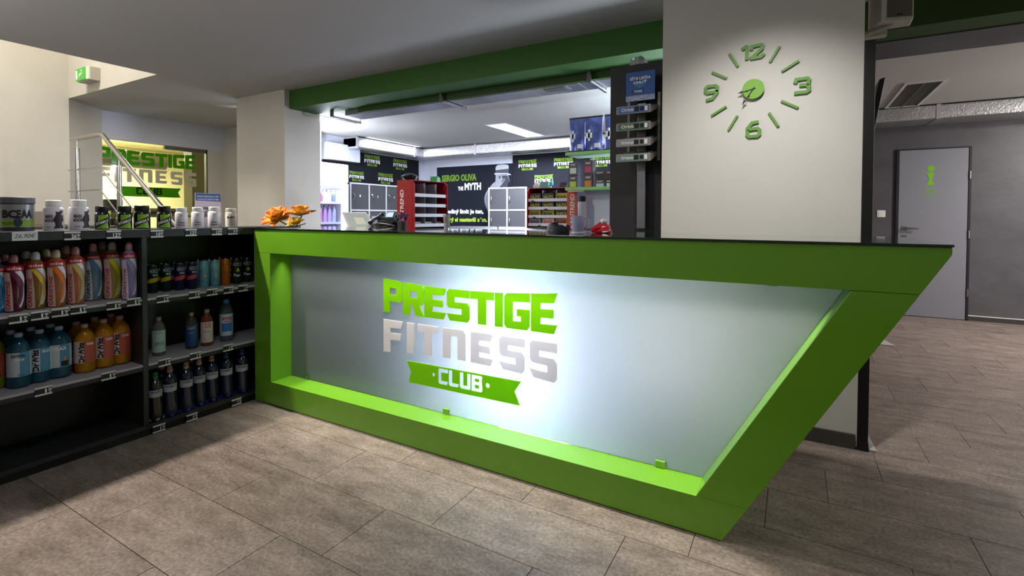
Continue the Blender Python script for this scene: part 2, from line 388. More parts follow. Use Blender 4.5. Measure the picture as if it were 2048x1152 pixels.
sbox('baseboard_pillar', (-.723, .290, 3.155, 3.17, 0, .078), GRAN, bevel=.003)
sbox('wall_partition', (.2, .297, 4.24, 7.83, 0, 2.5), CONC)
sbox('wall_bar_rear', (-6.5, .2, 7.83, 7.95, 0, 2.5), BLUEW)
sbox('wall_corridor_rear', (.2, 5.1, 7.83, 7.95, 0, 2.5), CONC)
sbox('wall_bar_left', (-6.5, -6.42, 4.30, 7.83, 0, 2.5), BLUEW)
sbox('wall_right', (5.0, 5.1, -4.1, 7.83, 0, 2.7), WALL)
sbox('wall_rear', (-8.14, 5.1, -4.1, -4.0, 0, 2.7), WALL)
bcor = struct('baseboard_corridor', MB().box(1.785, 5.0, 7.815, 7.83, 0, .055), GRAN)
MB().box(1.785, 5.0, 7.812, 7.83, .055, .063).build('top_bead', WHITE, bcor)
struct('baseboard_left', MB().box(-8.02, -8.0, -1.0, 2.6, 1.10, 1.26), mat('brown_skirting', '#8a7f70', .6))
# dark cheek panel beside the pillar that carries the gum stand
pan = sbox('wall_dark_cheek', (-1.165, -.723, 3.5, 4.1, 0, 2.285), mat('anthracite_board', '#232226', .6), bevel=.002)

# stair flight behind the product shelf
st = MB()
for i in range(6): st.box(-6.5+.275*i, -6.5+.275*(i+1), 1.35, 2.6, 0, 1.10-.183*(i+1))
st.box(-8.02, -6.5, .9, 2.65, 0, 1.10)
struct('trim_stair', st, GRAN)

# window to the gym with its opening
win = bpy.data.objects.new('window_1', None); COL.objects.link(win); win['kind'] = 'structure'; win.location = (-8.5, 4, 0)
win.location = (0, 0, 0)
MB().box(-8.53, -8.52, 3.27, 4.07, .02, 2.27).build('pane', pane_mat('window_glass', '#eef4ee', .8), win)
MB().box(-8.53, -8.52, 4.078, 4.70, .02, 2.27).build('pane', pane_mat('window_glass'), win)
MB().box(-8.55, -8.50, 4.07, 4.72, 2.245, 2.30).box(-8.55, -8.50, 4.70, 4.724, 0, 2.30).build('window_frame', mat('grey_alu', '#77777a', .4, .8), win)
ya = at(370.5, 330, X=-8.51).y; yb = at(392.5, 330, X=-8.51).y
s_w = (yb-ya)/.139
zc = at(392, 311, X=-8.51).z-.288*s_w
small_sign('window_lettering', (-8.512, yb-.553*s_w, zc), (0, 1, 0), (0, 0, 1), (1, 0, 0), s_w, win, trans_mat('decal_green', '#3a8208', .03, diff=.85), trans_mat('decal_grey', '#a8a296', .03, diff=.85), trans_mat('decal_dark', '#1c3008', .03, diff=.85))

# the gym room behind the window
struct('wall_gym', MB().box(-13.1, -13, .5, 8.5, 0, 2.8).box(-13, -8.6, .4, .5, 0, 2.8).box(-13, -8.6, 8.5, 8.6, 0, 2.8), CREAM)
struct('wall_gym_front', MB().box(-8.62, -8.52, .5, 3.25, 0, 2.7).box(-8.7, -8.6, 5.0, 8.5, 0, 2.7), CREAM)
sbox('floor_gym', (-13, -8.6, .5, 8.5, -.12, 0), mat('gym_rubber', '#4a4540', .7))
sbox('ceiling_gym', (-13, -8.6, .5, 8.5, 2.72, 2.8), CREAM)
sbox('wall_gym_post', (-10.6, -10.3, 5.42, 5.68, 0, 2.72), mat('grey_post_paint', '#7d7a70', .6))

# ---- tiles done; doors
d1 = bpy.data.objects.new('door_1', None); COL.objects.link(d1); d1['kind'] = 'structure'
MB().box(1.083, 1.109, 7.80, 7.83, 0, 2.06).box(1.763, 1.785, 7.80, 7.83, 0, 2.06).box(1.109, 1.763, 7.80, 7.83, 2.045, 2.06).build('door_frame', mat('dark_door_frame', '#1e1e24', .5), d1)
MB().box(1.112, 1.757, 7.805, 7.829, .008, 2.042).build('door_leaf', DOORM, d1)
hd = MB().tube([(1.175, 7.80, 1.085), (1.175, 7.755, 1.085), (1.30, 7.755, 1.078)], .010, 8).lathe([(.024, 0), (.024, .006)], 16, (0, 0, 0))
hd = MB().tube([(1.175, 7.803, 1.085), (1.175, 7.755, 1.085), (1.182, 7.752, 1.085), (1.30, 7.752, 1.08)], .010, 8).box(1.148, 1.202, 7.798, 7.805, 1.06, 1.11)
hd.build('door_handle', STEEL, d1, smooth=True)
MB().box(1.150, 1.196, 7.798, 7.805, .968, 1.0).tube([(1.173, 7.798, .984), (1.173, 7.790, .984)], .009, 10).build('lock_plate', STEEL, d1)
for z in (.33, 1.02, 1.72): MB().tube([(1.772, 7.795, z-.045), (1.772, 7.795, z+.045)], .009, 8).build('hinge', STEEL, d1)
pg = MB(); cx0, cz0 = at(1862, 337, Y=7.80).x, at(1862, 337, Y=7.80).z
pg.add([(cx0+.036*math.cos(a*PI/8), 7.803, cz0+.036*math.sin(a*PI/8)) for a in range(16)], [tuple(range(16))])
pg.add([(cx0-.042, 7.803, cz0-.05), (cx0-.014, 7.803, cz0-.13), (cx0-.038, 7.803, cz0-.20), (cx0+.030, 7.803, cz0-.20), (cx0+.012, 7.803, cz0-.13), (cx0+.036, 7.803, cz0-.05)], [(0, 1, 4, 5), (1, 2, 3, 4)])
flat_text(pg, 'WC', (cx0-.05, 7.803, cz0-.275), (1, 0, 0), (0, 0, 1), .10, .036)
flat_text(pg, 'ŽENY', (cx0-.062, 7.803, cz0-.325), (1, 0, 0), (0, 0, 1), .124, .032)
pg.build('door_pictogram', mat('print_lime', '#77b81e', .6), d1)

# ================================================================== COUNTER
YF, YG = 2.0, 2.152
C = thing('reception_counter', 'long green lacquered reception counter with slanted right end and glowing sign panel', 'counter', (0, 0, 0))
def slx(z): return -.223+.580*z
def fprism(poly, y0, y1): return MB().prism(poly, (0, y0, 0), (1, 0, 0), (0, 0, 1), (0, 1, 0), y1-y0)
g = .0006
fprism([(-3.0725, .976+g), (slx(.976+g), .976+g), (.418, 1.105), (.418, 1.128), (-3.0725, 1.128)], YF, 2.62).build('top_board', GREEN, C, bevel=.0016)
fprism([(-3.0725, .004), (slx(.004), .004), (slx(.149), .149), (-3.0725, .149)], YF, 2.62).build('bottom_board', GREEN, C, bevel=.0016)
fprism([(-3.0725, .149+g), (-2.906, .149+g), (-2.906, .976-g), (-3.0725, .976-g)], YF, 2.62).build('left_stile', GREEN, C, bevel=.0016)
fprism([(-.315, .149+g), (slx(.149+g), .149+g), (slx(.976-g), .976-g), (.165, .976-g)], YF, 2.62).build('slanted_stile', GREEN, C, bevel=.0016)
fprism([(-2.906, .149), (-.316, .149), (.163, .976), (-2.906, .976)], 2.575, 2.60).build('back_panel', mat('light_box_lining', '#9a9a9a', .8), C)
MB().box(-3.0725, .421, 1.993, 2.64, 1.1285, 1.1365).build('glass_top', mat('green_edge_glass_top', '#0a2216', .03, coat=.6), C, bevel=.0008)
pane = fprism([(-2.903, .152), (-.3145, .152), (.1625, .973), (-2.903, .973)], YG, YG+.008).build('sign_pane', trans_mat('frosted_glass', '#c6c9ce', .15, .12, .10), C)
LG = trans_mat('sign_green_acrylic', '#8ad412', .05, .25, .68); LGY = trans_mat('sign_grey_acrylic', '#f2eef0', .05, .25, .50)
cut = MB()
for r, ch, ps in sign_pieces():
    mb = MB()
    for q in ps: (cut if r == 'c' else mb).prism([(x+SX, z+.565) for x, z in q], (0, YG-(.02 if r == 'c' else .005), 0), (1, 0, 0), (0, 0, 1), (0, 1, 0), .04 if r == 'c' else .0045)
    if r != 'c': mb.build('letter', {'p': LG, 'f': LGY}[r], pane)
for x, r in ((-1.703, .010), (-1.353, .012)): cut.prism([(x+r*math.cos(a*PI/8), .351+r*math.sin(a*PI/8)) for a in range(16)], (0, YG-.02, 0), (1, 0, 0), (0, 0, 1), (0, 1, 0), .04)
rb_ = MB().prism([(-1.895, .400), (-1.158, .404), (-1.196, .349), (-1.166, .284), (-1.881, .280), (-1.862, .341)], (0, YG-.005, 0), (1, 0, 0), (0, 0, 1), (0, 1, 0), .0045).build('ribbon', LG, pane)
co = cut.build('cutter', LG); bo = rb_.modifiers.new('cut', 'BOOLEAN'); bo.object = co; bo.operation = 'DIFFERENCE'; bo.solver = 'EXACT'; bo.use_self = True   # the word CLUB is cut out of the ribbon
bpy.context.view_layer.update(); dg_ = bpy.context.evaluated_depsgraph_get(); nm_ = bpy.data.meshes.new_from_object(rb_.evaluated_get(dg_))
rb_.modifiers.clear(); rb_.data = nm_; bpy.data.objects.remove(co)
for i, (x, z) in enumerate([(-1.616, .150), (-.483, .150), (-2.744, .150)]):
    w_ = .020 if i < 2 else .008
    MB().box(x-w_, x+w_, YG-.010, YG+.012, z, z+.030).build('glass_clip', mat('clip_green', '#7cb23a', .3) if i < 2 else STEEL, pane, bevel=.002)
for x in (-1.657, -.071, -2.77): MB().box(x-.019, x+.019, YG-.012, YG+.010, .958, .975).build('glass_clip', mat('clip_dark', '#4a4f46', .3, .6), pane, bevel=.002)

# work desk on the staff side of the counter
D = thing('service_desk', 'dark lower work desk on the staff side of the reception counter', 'desk')
MB().box(-3.5, -.76, 2.66, 3.16, 1.05, 1.085).build('desktop', CHAR, D, bevel=.002)
for x in (-3.48, -2.2, -.80): MB().box(x-.012, x+.012, 2.67, 3.10, 0, 1.05).build('side_panel', CHAR, D)

# ================================================================== PRODUCT SHELF
SXF, SXB = -3.073, -3.425
YD = at(290, 600, X=SXF).y; YL = .60; YR = 2.36
S = thing('product_shelf', 'dark charcoal open display shelf with grey boards left of the green counter', 'shelf')
MB().box(SXB, SXF, YL, YR, 1.098, 1.142).build('top_board', CHAR, S, bevel=.0015)
MB().box(SXB, SXB+.012, YL, YR, .055, 1.098).build('back_panel', BLACK, S)
for y, n in ((YL+.0125, 'side_panel'), (YD, 'divider'), (YR-.0125, 'side_panel')): MB().box(SXB+.012, SXF, y-.0125, y+.0125, .055, 1.098).build(n, CHAR, S, bevel=.001)
ZS = (.762, .400)
for z in ZS:
    for a, b in ((YL+.026, YD-.0135), (YD+.0135, YR-.026)):
        MB().box(SXB+.013, SXF-.001, a, b, z-.012, z).box(SXB+.013, SXF-.004, a, b, z-.034, z-.0125, 1).build('shelf_board', [SHELFG, CHAR], S)
MB().box(SXB+.013, SXF, YL, YR, .040, .062).build('base_board', CHAR, S, bevel=.001)
MB().box(SXB+.02, SXF-.012, YL, YR, 0, .040).build('plinth', BLACK, S)

# price tags clipped on the shelf edges
TAGK = mat('tag_black', '#141416', .5); TAGW = mat('tag_white', '#c9c9cb', .6)
def price_tag(px, py, big, small, where, name='price_tag'):
    p = at(px, py, X=SXF+.0008)
    t = thing(name, where, 'price tag', p, 0, 'price tags on the shelf edges')
    w_, h_ = .064, .042
    MB().box(0, .002, -w_/2, w_/2, -h_/2, h_/2).build('card', TAGK, t)
    st_ = MB().box(.002, .003, -w_/2, w_/2, h_/2-.009, h_/2).box(.002, .003, -w_/2, w_/2, -h_/2, -h_/2+.008); st_.build('paper_strip', TAGW, t)
    mb = MB(); n = len(big)
    flat_text(mb, big, (.0027, .030-.009*n-.016, -.012), (0, 1, 0), (0, 0, 1), .010*n if n > 1 else .006, .020)
    flat_text(mb, small, (.0027, .017, -.003), (0, 1, 0), (0, 0, 1), .013, .011)
    flat_text(mb, '€', (.0027, .020, -.012), (0, 1, 0), (0, 0, 1), .007, .008)
    mb.build('lettering', PRINT_W, t); return t
pos = 'price tag on the top board edge '
for px, py, b, s, l in [(144.5, 471.5, '26', '90', 'between the two white jars at left'), (227.5, 469, '12', '90', 'between the two black vitamin jars'), (314, 467.5, '10', '90', 'left of the last black jar'),
                        (382, 465, '12', '90', 'between the first two small white jars'), (433.5, 463.5, '12', '90', 'under the third small white jar'), (465.5, 462.5, '8', '90', 'nearest the green counter')]:
    price_tag(px, py, b, s, pos+l)
for px, py, l in [(36.5, 637, 'under the purple swirl bottle'), (79.5, 630.5, 'under the amber bottle'), (120, 624.5, 'under the orange swirl bottle'), (157, 619, 'under the peach bottle'), (227.5, 611, 'under the yellow swirl bottle'), (267.5, 603.5, 'under the last lilac bottle')]:
    price_tag(px, py, '1', '90', 'price tag on the upper left shelf edge '+l)
for px, py, l in [(325.5, 597.5, 'under the two yellow striped cans'), (388.5, 589.5, 'between the navy and pale blue cans'), (424, 584, 'under the pale blue cans'), (457, 580, 'under the orange can'), (486, 576, 'under the green pear cans')]:
    price_tag(px, py, '2', '50', 'price tag on the upper right shelf edge '+l)
for px, py, l in [(87, 781.5, 'under the blue drink bottles'), (217, 751, 'under the orange drink bottles')]:
    price_tag(px, py, '1', '50', 'price tag on the lower left shelf edge '+l)
for px, py, l in [(329, 724.5, 'under the mint labelled bottle'), (391, 711, 'under the dark blue labelled bottle'), (456, 695, 'under the tall blue capped bottle')]:
    price_tag(px, py, '2', '50', 'price tag on the lower right shelf edge '+l)
for px, py, l in [(318, 856, 'below the green capped water bottle'), (384, 834, 'below the middle water bottles'), (473, 803.5, 'nearest the green counter')]:
    price_tag(px, py, '0', '95', 'price tag on the bottom edge of the shelf '+l)
hc = thing('price_card', 'handwritten white price card on the top board under the large silver jar', 'price card', at(50, 472, X=SXF+.0008))
MB().box(0, .0015, -.0445, .0445, -.021, .021).build('card', TAGW, hc)
flat_text(MB(), '26,90€', (.0021, -.038, -.012), (0, 1, 0), (.0, .25, .97), .070, .024, 0).build('lettering', mat('ink', '#20242c', .6), hc)

# ------------------------------------------------------------------ containers
def half(px, wpx, d): return wpx/2*d/FPX/math.sqrt(1+((px-CX)/FPX)**2)
def base_at(px, py, Z, r):
    p = at(px, py, Z=Z); d = Vector((p.x, p.y, 0)).normalized(); q = Vector((p.x+d.x*r, p.y+d.y*r, Z))
    lo, hi = -3.33, -3.079-r                               # keep it on the board, clear of the edges
    if px < 288: lo = max(lo, (YD-.0155-r)/(q.y/q.x))      # and clear of the divider
    else: lo = max(lo, -3.33)
    X = min(max(q.x, lo), hi)
    if px > 288 and X*(q.y/q.x) < YD+.0145+r: X = (YD+.0145+r)/(q.y/q.x)
    if X != q.x: q = Vector((X, q.y*X/q.x, Z))
    return q
def dist(p): return (Vector(p)-EYE).dot(FW)

def plastic(col, tr=.25): return mat('liquid_'+col, col, .12, coat=.3, trans=tr, ior=1.34)

def carnitine(loc, H, R, body, sw, word, capc, label, rz, txt='#a01c30', panel='#d8b9b4'):
    t = thing('sports_drink_bottle', label, 'bottle', loc, rz, 'sports drinks on the upper left shelf')
    pf = [(R*.80, 0), (R*.95, .006), (R, .03*H/.27), (R*.97, .20*H), (R*.90, .36*H), (R*.90, .44*H), (R, .60*H), (R, .68*H), (R*.97, .735*H), (R*.88, .795*H), (R*.62, .835*H), (R*.38, .865*H), (R*.38, .90*H)]
    MB().lathe(pf, 24).build('body', plastic(body), t, smooth=True)
    MB().lathe([(R*.44, .865*H), (R*.47, .87*H), (R*.46, .935*H), (R*.40, .975*H), (R*.24, H)], 18).build('cap', mat('cap_'+capc, capc, .35), t, smooth=True)
    b = MB(); patch(b, pf, .735*H, .81*H, -PI, PI, 3, 24, .0015); band = b.build('shrink_band', mat('band_red', '#a3121f', .3), t, smooth=True)
    wrap_text(MB(), 'NUTREND', pf, .762*H, .12, R*1.35, .030*H*1.1).build('lettering', PRINT_W, band)
    b = MB(); patch(b, pf, .025*H, .70*H, -1.05, lambda q: -.05-.30*q*q, 10, 5); lp = b.build('label_panel', mat('panel_'+panel, panel, .5), t)
    wrap_text(MB(), word, pf, .30*H, -.55, .50*H, R*.42, True).build('lettering', mat('ink_'+txt, txt, .5), lp)
    b = MB(); patch(b, pf, .04*H, .71*H, lambda q: .95-1.55*max(0, q-.55)*2.0-.75*(1-q)**2, lambda q: 1.15-1.35*max(0, q-.60)*2.0-.85*(1-q)**2+.25*math.sin(q*PI), 14, 4, .0011)
    b.build('swirl', mat('swirl_'+sw, sw, .4), t)
    b = MB(); patch(b, pf, .08*H, .72*H, lambda q: 1.18-1.35*max(0, q-.60)*2.0-.85*(1-q)**2+.25*math.sin(q*PI), lambda q: 1.5-.9*max(0, q-.60)*2.0-.80*(1-q)**2+.25*math.sin(q*PI), 14, 4, .0010)
    b.build('swirl', mat('swirl_silver', '#c9c6d0', .3), t)
    return t
z1 = ZS[0]
row = [(-5, 629, 41, '#2a6fa8', '#3aa0d8', '#8e8a90', 'blue sports drink bottle cut off at the left edge of the upper shelf'),
       (29, 627, 41, '#5a1a2c', '#5e0d3c', '#8a5a5e', 'sports drink bottle with dark purple swirl and pinkish cap'),
       (72.7, 621, 40, '#8a6430', '#c9a53c', '#b9b9bd', 'amber sports drink bottle with golden swirl and clear cap'),
       (113.7, 617, 37.5, '#a8693a', '#d9701e', '#b8a88a', 'sports drink bottle with orange swirl and beige cap'),
       (152.4, 611, 36, '#b8704a', '#b8a860', '#b07880', 'peach coloured sports drink bottle with red lettering and pink cap'),
       (187.5, 604, 35, '#6d8290', '#3f6f8e', '#a87880', 'clear bluish sports drink bottle with black lettering'),
       (226, 601, 35, '#b09a50', '#c9cc1c', '#b9b9bd', 'sports drink bottle with bright yellow swirl and clear cap'),
       (259, 594, 30, '#8f86b0', '#8a86b8', '#a87880', 'lilac sports drink bottle with red lettering at right end')]
for i, (px, py, wpx, body, sw, cc, lab) in enumerate(row):
    r = .03; p = base_at(px, py-2, z1, r); d = dist(p); r = half(px, wpx, d)
    H = 113.5*d/FPX
    p = base_at(px, py-2, z1, r)
    c = carnitine(p, H, r*1.07, body, sw, 'CARNITINE', cc, lab, math.atan2(-p.y, -p.x)-.05, txt='#1c1e24' if i == 5 else '#a01c30', panel='#b9c2c8' if i == 5 else ('#c9c2d0' if i == 7 else '#d0a8a0'))
    if i in (1, 2, 3, 4, 6):
        q = p+Vector((-.115, .0, 0)); q.x = max(q.x, SXB+.05)
        nx = ['', 'purple', 'amber', 'orange', 'peach', '', 'yellow'][i]
        copy_tree(c, 'second row sports drink bottle behind the %s one, mostly hidden' % nx, q)

def soda(loc, H, R, body, kind, label, rz, lab_c):
    t = thing('soft_drink_bottle', label, 'bottle', loc, rz, 'soft drinks on the lower left shelf')
    pf = [(R*.72, 0), (R*.92, .008), (R, .05*H), (R, .62*H), (R*.97, .70*H), (R*.80, .80*H), (R*.50, .875*H), (R*.33, .905*H), (R*.30, .93*H)]
    bb = MB().lathe(pf, 28)
    for n, v in enumerate(bb.v[:28*3]):                      # petal foot
        a = math.atan2(v[1], v[0]); f_ = 1-.09*(math.cos(5*a) > .25)*(1 if n < 28 else .55 if n < 56 else 0); bb.v[n] = (v[0]*f_, v[1]*f_, v[2])
    bb.build('body', plastic(body, .15), t, smooth=True)
    MB().lathe([(R*.34, .925*H), (R*.36, .93*H), (R*.36, .99*H), (R*.32, H)], 18).build('cap', mat('cap_'+('lav' if kind == 'b' else 'rose'), '#9aa4c4' if kind == 'b' else '#b8948c', .4), t, smooth=True)
    b = MB(); patch(b, pf, .22*H, .66*H, -1.35, 1.35, 3, 16); lb = b.build('label', mat('soda_label_'+lab_c, lab_c, .5), t)
    b = MB()
    if kind == 'b': patch(b, pf, .22*H, .66*H, .05, .95, 2, 8, .0012)
    else: patch(b, pf, .22*H, .66*H, -.05, 1.35, 2, 8, .0012)
    b.build('colour_field', mat('field_'+kind, '#4a86a8' if kind == 'b' else '#a85040', .5), lb)
    return t, pf, lb
z2 = ZS[1]
sod = [(-10, 783, 'y', 'yellow green soft drink bottle cut off at the left edge'), (39, 780, 'b', 'blue soft drink bottle with horizontal label, left of the blue three'), (80, 769, 'b', 'blue soft drink bottle with upright black lettering, middle of the blue three'), (119, 760, 'b', 'blue soft drink bottle with a small portrait on its label'),
       (170, 749.5, 'o', 'orange soft drink bottle next to the blue ones'), (208, 740, 'o', 'orange soft drink bottle in the middle of the orange three'), (240.7, 732.5, 'o', 'orange soft drink bottle nearest the shelf divider')]
for i, (px, py, kd, lab) in enumerate(sod):
    wpx = 44 if kd != 'o' else 38.5; hpx = {0: 108, 1: 108, 2: 104, 3: 101.5}.get(i, 96)
    r = .045; p = base_at(px, py-3, z2, r); d = dist(p); r = half(px, wpx, d); p = base_at(px, py-3, z2, r); H = hpx*d/FPX
    rz = math.atan2(-p.y, -p.x)
    body = {'b': '#1d4f66', 'o': '#b47a0e', 'y': '#8a9420'}[kd]
    t, pf, lb = soda(p, H, r*1.17, body, 'b' if kd == 'b' else 'o', lab, rz, '#b9c4cc' if kd == 'b' else '#c8b8b4')
    K = mat('ink_black', '#15161a', .5)
    if i == 1:
        wrap_text(MB(), 'DrWitt', pf, .60*H, -.05, r*1.3, .06*H).build('lettering', K, lb)
        wrap_text(MB(), 'RELAX', pf, .53*H, .05, r*.9, .04*H).build('lettering', PRINT_W, lb)
        wrap_text(MB(), '750 ml', pf, .25*H, .1, r*.6, .03*H).build('lettering', K, lb)
    elif i == 3:
        wrap_text(MB(), 'RELAX', pf, .585*H, .0, r*1.4, .065*H).build('lettering', PRINT_W, lb)
        hb = MB(); patch(hb, pf, .24*H, .34*H, .15, .75, 2, 4, .002); hb.build('portrait_shirt', K, lb)
        hb = MB(); patch(hb, pf, .345*H, .43*H, .33, .57, 2, 4, .002); hb.build('portrait_head', mat('skin_print', '#b08870', .6), lb)
        wrap_text(MB(), 'DrWitt', pf, .44*H, -.95, .40*H, r*.40, True).build('lettering', K, lb)
    elif kd != 'y':
        wrap_text(MB(), 'DrWitt', pf, .44*H, -.30 if kd == 'b' else -.28, .42*H, r*.62, True, bold=.05).build('lettering', K, lb)
        wrap_text(MB(), 'RELAX' if kd == 'b' else 'POWER', pf, .60*H, .55, r*.8, .05*H).build('lettering', PRINT_W, lb)
    else:
        wrap_text(MB(), 'DrWitt', pf, .44*H, .2, .42*H, r*.62, True, bold=.05).build('lettering', K, lb)
    if i:
        for j, dx in enumerate((.105,) if kd == 'b' else (.10, .185)):
            q = p+Vector((-dx, .0, 0)); q.x = max(q.x, SXB+.013+r)
            if j and q.x <= SXB+.014+r and (p.x-q.x) < .17: continue
            nm = 'blue' if kd == 'b' else 'orange'
            copy_tree(t, 'row behind: %s soft drink bottle standing in the shade behind the %s front one' % (nm, ['', 'left', 'middle', 'right', 'left', 'middle', 'right'][i]), q)

def can(loc, H, R, col, label, rz, kind):
    t = thing('drink_can', label, 'can', loc, rz, 'slim cans on the upper right shelf')
    pf = [(R*.80, 0), (R, .010), (R, H-.014), (R*.86, H-.004), (R*.86, H)]
    MB().lathe(pf, 24).build('body', mat('can_'+col, col, .28, .35), t, smooth=True)
    MB().lathe([(R*.80, H-.003), (R*.87, H-.001), (R*.87, H+.001)], 20).tube([(-.004, 0, H+.002), (.012, 0, H+.003)], .003, 6).build('lid', STEEL, t, smooth=True)
    tc = mat('print_silver', '#c9cdd4', .4) if kind not in ('b', 'o') else (mat('print_teal', '#8fc4d8', .4) if kind == 'b' else mat('print_brown', '#8a3c14', .5))
    wrap_text(MB(), 'NOCCO', pf, .80*H, .15, R*1.7, .13*H, bold=.0).build('lettering', tc, t)
    if kind in ('y', 'r'):
        wrap_text(MB(), 'BCAA', pf, .655*H, .35, R*1.0, .07*H).build('lettering', tc, t)
        b = MB(); n = 10
        vs = []
        for j in range(2):
            for k in range(n+1):
                a = -1.3+2.4*k/n; z = (.40 if j == 0 else .55)*H+.05*H*(a/1.2); vs.append(((R+.0008)*math.cos(a), (R+.0008)*math.sin(a), z))
        b.add(vs, [(k, k+1, k+n+2, k+n+1) for k in range(n)]); b.build('stripe', mat('can_yellow', '#b09a18', .4) if kind == 'y' else mat('can_coral', '#b04a4a', .4), t)
    elif kind == 'b':
        for a, z, c in ((-.6, .55, '#2f7a86'), (.2, .40, '#e0a040'), (.7, .62, '#9ab840'), (-.2, .2, '#2f7a86'), (.5, .15, '#5a9a6a')):
            b = MB(); patch(b, pf, z*H, z*H+.08*H, lambda q, a=a: a-.22*math.sin(PI*q), lambda q, a=a: a+.22*math.sin(PI*q), 5, 2); b.build('leaf_print', mat('leaf_'+c, c, .5), t)
    elif kind == 'g':
        b = MB(); patch(b, pf, .50*H, .72*H, lambda q: .25-.36*(1-q)**.6*math.sin(PI*min(1, q+.25)), lambda q: .25+.36*(1-q)**.6*math.sin(PI*min(1, q+.25)), 8, 3); b.build('pear_print', mat('pear', '#a8b84a', .5), t)
        wrap_text(MB(), 'Pear', pf, .36*H, .1, R*1.3, .12*H).build('lettering', tc, t)
    elif kind == 'o':
        wrap_text(MB(), 'Juicy', pf, .5*H, .1, R*1.4, .14*H).build('lettering', tc, t)
    return t
cs = [(305.7, 588, '#0c2a22', 'y', 'dark green slim can with yellow stripe beside the shelf divider'), (332.2, 584.5, '#0c2a22', 'y', 'dark green slim can with yellow stripe, second in the row'),
      (359.6, 582, '#191c48', 'r', 'navy slim can with coral stripe beside the green striped cans'), (384.2, 579.8, '#191c48', 'r', 'navy slim can with coral stripe beside the pale blue cans'),
      (408.1, 576.3, '#6fa8b8', 'b', 'pale blue slim can next to the navy ones'), (430, 574, '#6fa8b8', 'b', 'pale blue slim can next to the orange one'),
      (451, 571.6, '#b8641a', 'o', 'orange slim can between the pale blue and pear printed cans'), (473.8, 569, '#222c1c', 'g', 'dark slim can with pear print beside the orange can'), (494.4, 565.5, '#222c1c', 'g', 'dark slim can with pear print at right end of its row')]
for i, (px, py, c_, kd, lab) in enumerate(cs):
    r = .031; p = base_at(px, py-1, z1, r); d = dist(p); R = half(px, {0: 24, 1: 23.5, 2: 23, 3: 22.5}.get(i, 21.5), d); H = {0: 55, 1: 54, 2: 53, 3: 52.5, 4: 53, 5: 52, 6: 52, 7: 49, 8: 47}[i]*d/FPX
    p = base_at(px, py-1, z1, R); rz = math.atan2(-p.y, -p.x)+(.25 if kd in 'yr' else 0)
    c = can(p, H, R*.98, c_, lab, rz, kd)
    for j in (1, 2):
        q = p+Vector((-.072*j, .004*j, 0))
        if q.x < SXB+.013+R: continue
        copy_tree(c, 'slim can in row %s behind %s' % (('two', 'three')[j-1], ['the first green striped can', 'the second green striped can', 'the first navy can', 'the second navy can', 'the first pale blue can', 'the second pale blue can', 'the orange can', 'the first pear can', 'the last pear can'][i]), q)

GLASSY = mat('clear_bottle', '#c9d2d4', .05, trans=.9, ior=1.2)
def slim_bottle(px, py, hpx, wpx, body, capm, labm, texts, label, pet=False):
    r = .036; p = base_at(px, py-2, z2, r); d = dist(p); R = half(px, wpx, d); H = hpx*d/FPX; p = base_at(px, py-2, z2, R)
    t = thing('water_bottle', label, 'bottle', p, math.atan2(-p.y, -p.x))
    pf = [(R*.85, 0), (R, .006), (R, .68*H), (R*.94, .76*H), (R*.62, .85*H), (R*.42, .89*H), (R*.40, .91*H)]
    if pet: pf = [(R*.80, 0), (R*.97, .006), (R, .1*H), (R*.95, .18*H), (R, .24*H), (R, .70*H), (R*.92, .79*H), (R*.55, .89*H), (R*.38, .91*H)]
    MB().lathe(pf, 24).build('body', body, t, smooth=True)
    MB().lathe([(R*.42, .90*H), (R*.45, .905*H), (R*.45, .995*H), (R*.38, H)], 16).build('cap', capm, t, smooth=True)
    b = MB(); patch(b, pf, .10*H if not pet else .14*H, .66*H, -1.5, 1.5, 4, 16); lb = b.build('label', labm, t)
    for s, zc, ac, w_, h_, m_ in texts: wrap_text(MB(), s, pf, zc*H, ac, w_*R, h_*H).build('lettering', m_, lb)
    return t, pf, lb, H, R
TEAL = mat('print_teal2', '#2f7f84', .5); NAVY = mat('print_navy', '#16284a', .5)
slim_bottle(317.8, 714.7, 77, 27.7, mat('pale_water', '#8f9a90', .08, trans=.6, ior=1.3), mat('cap_grey', '#8e9494', .4), mat('label_mint', '#a9bfb9', .5), [('VITAMIN WATER', .60, 0, 1.2, .03, TEAL), ('LIPOV', .32, .05, 1.5, .10, TEAL)], 'clear bottle with a mint and white label alone beside the divider')
slim_bottle(383.3, 700.8, 72.5, 25, mat('pale_water2', '#5f6468', .08, trans=.6, ior=1.3), mat('cap_olive', '#8a8a3c', .4), mat('label_navy', '#1c3f74', .5), [('PLANT', .58, 0, 1.3, .06, mat('print_gold', '#a8a060', .5)), ('DRINK', .45, 0, 1.0, .04, mat('print_lblue', '#5a84b8', .5))], 'small bottle with dark blue label and olive cap')
slim_bottle(414, 694.5, 72.5, 25, mat('rose_water', '#8a4a3c', .08, trans=.4, ior=1.3), mat('cap_white_grey', '#9a9696', .4), mat('label_cream', '#c9bdb8', .5), [('ROSE', .60, .2, .9, .05, PRINT_R), ('WATER', .53, .2, 1.0, .05, PRINT_R), ('natural drink', .40, 0, 1.2, .03, mat('ink_grey', '#5a5a60', .5))], 'small bottle of reddish drink with cream label')
t, pf, lb, H, R = slim_bottle(453, 685.2, 83, 27, mat('clear_water', '#8fa0a8', .06, trans=.75, ior=1.3), mat('cap_blue', '#3f74c0', .4), mat('label_ice', '#a9c0cc', .4), [('arctic', .56, .15, 1.5, .09, PRINT_R), ('lemon', .485, .3, 1.1, .05, PRINT_R)], 'tall clear water bottle with blue cap and red lettering', True)
b = MB(); patch(b, pf, .24*H, .44*H, -.7, .9, 3, 8, .0012); b.build('wave_print', mat('wave_blue', '#2f6fb8', .5), lb)

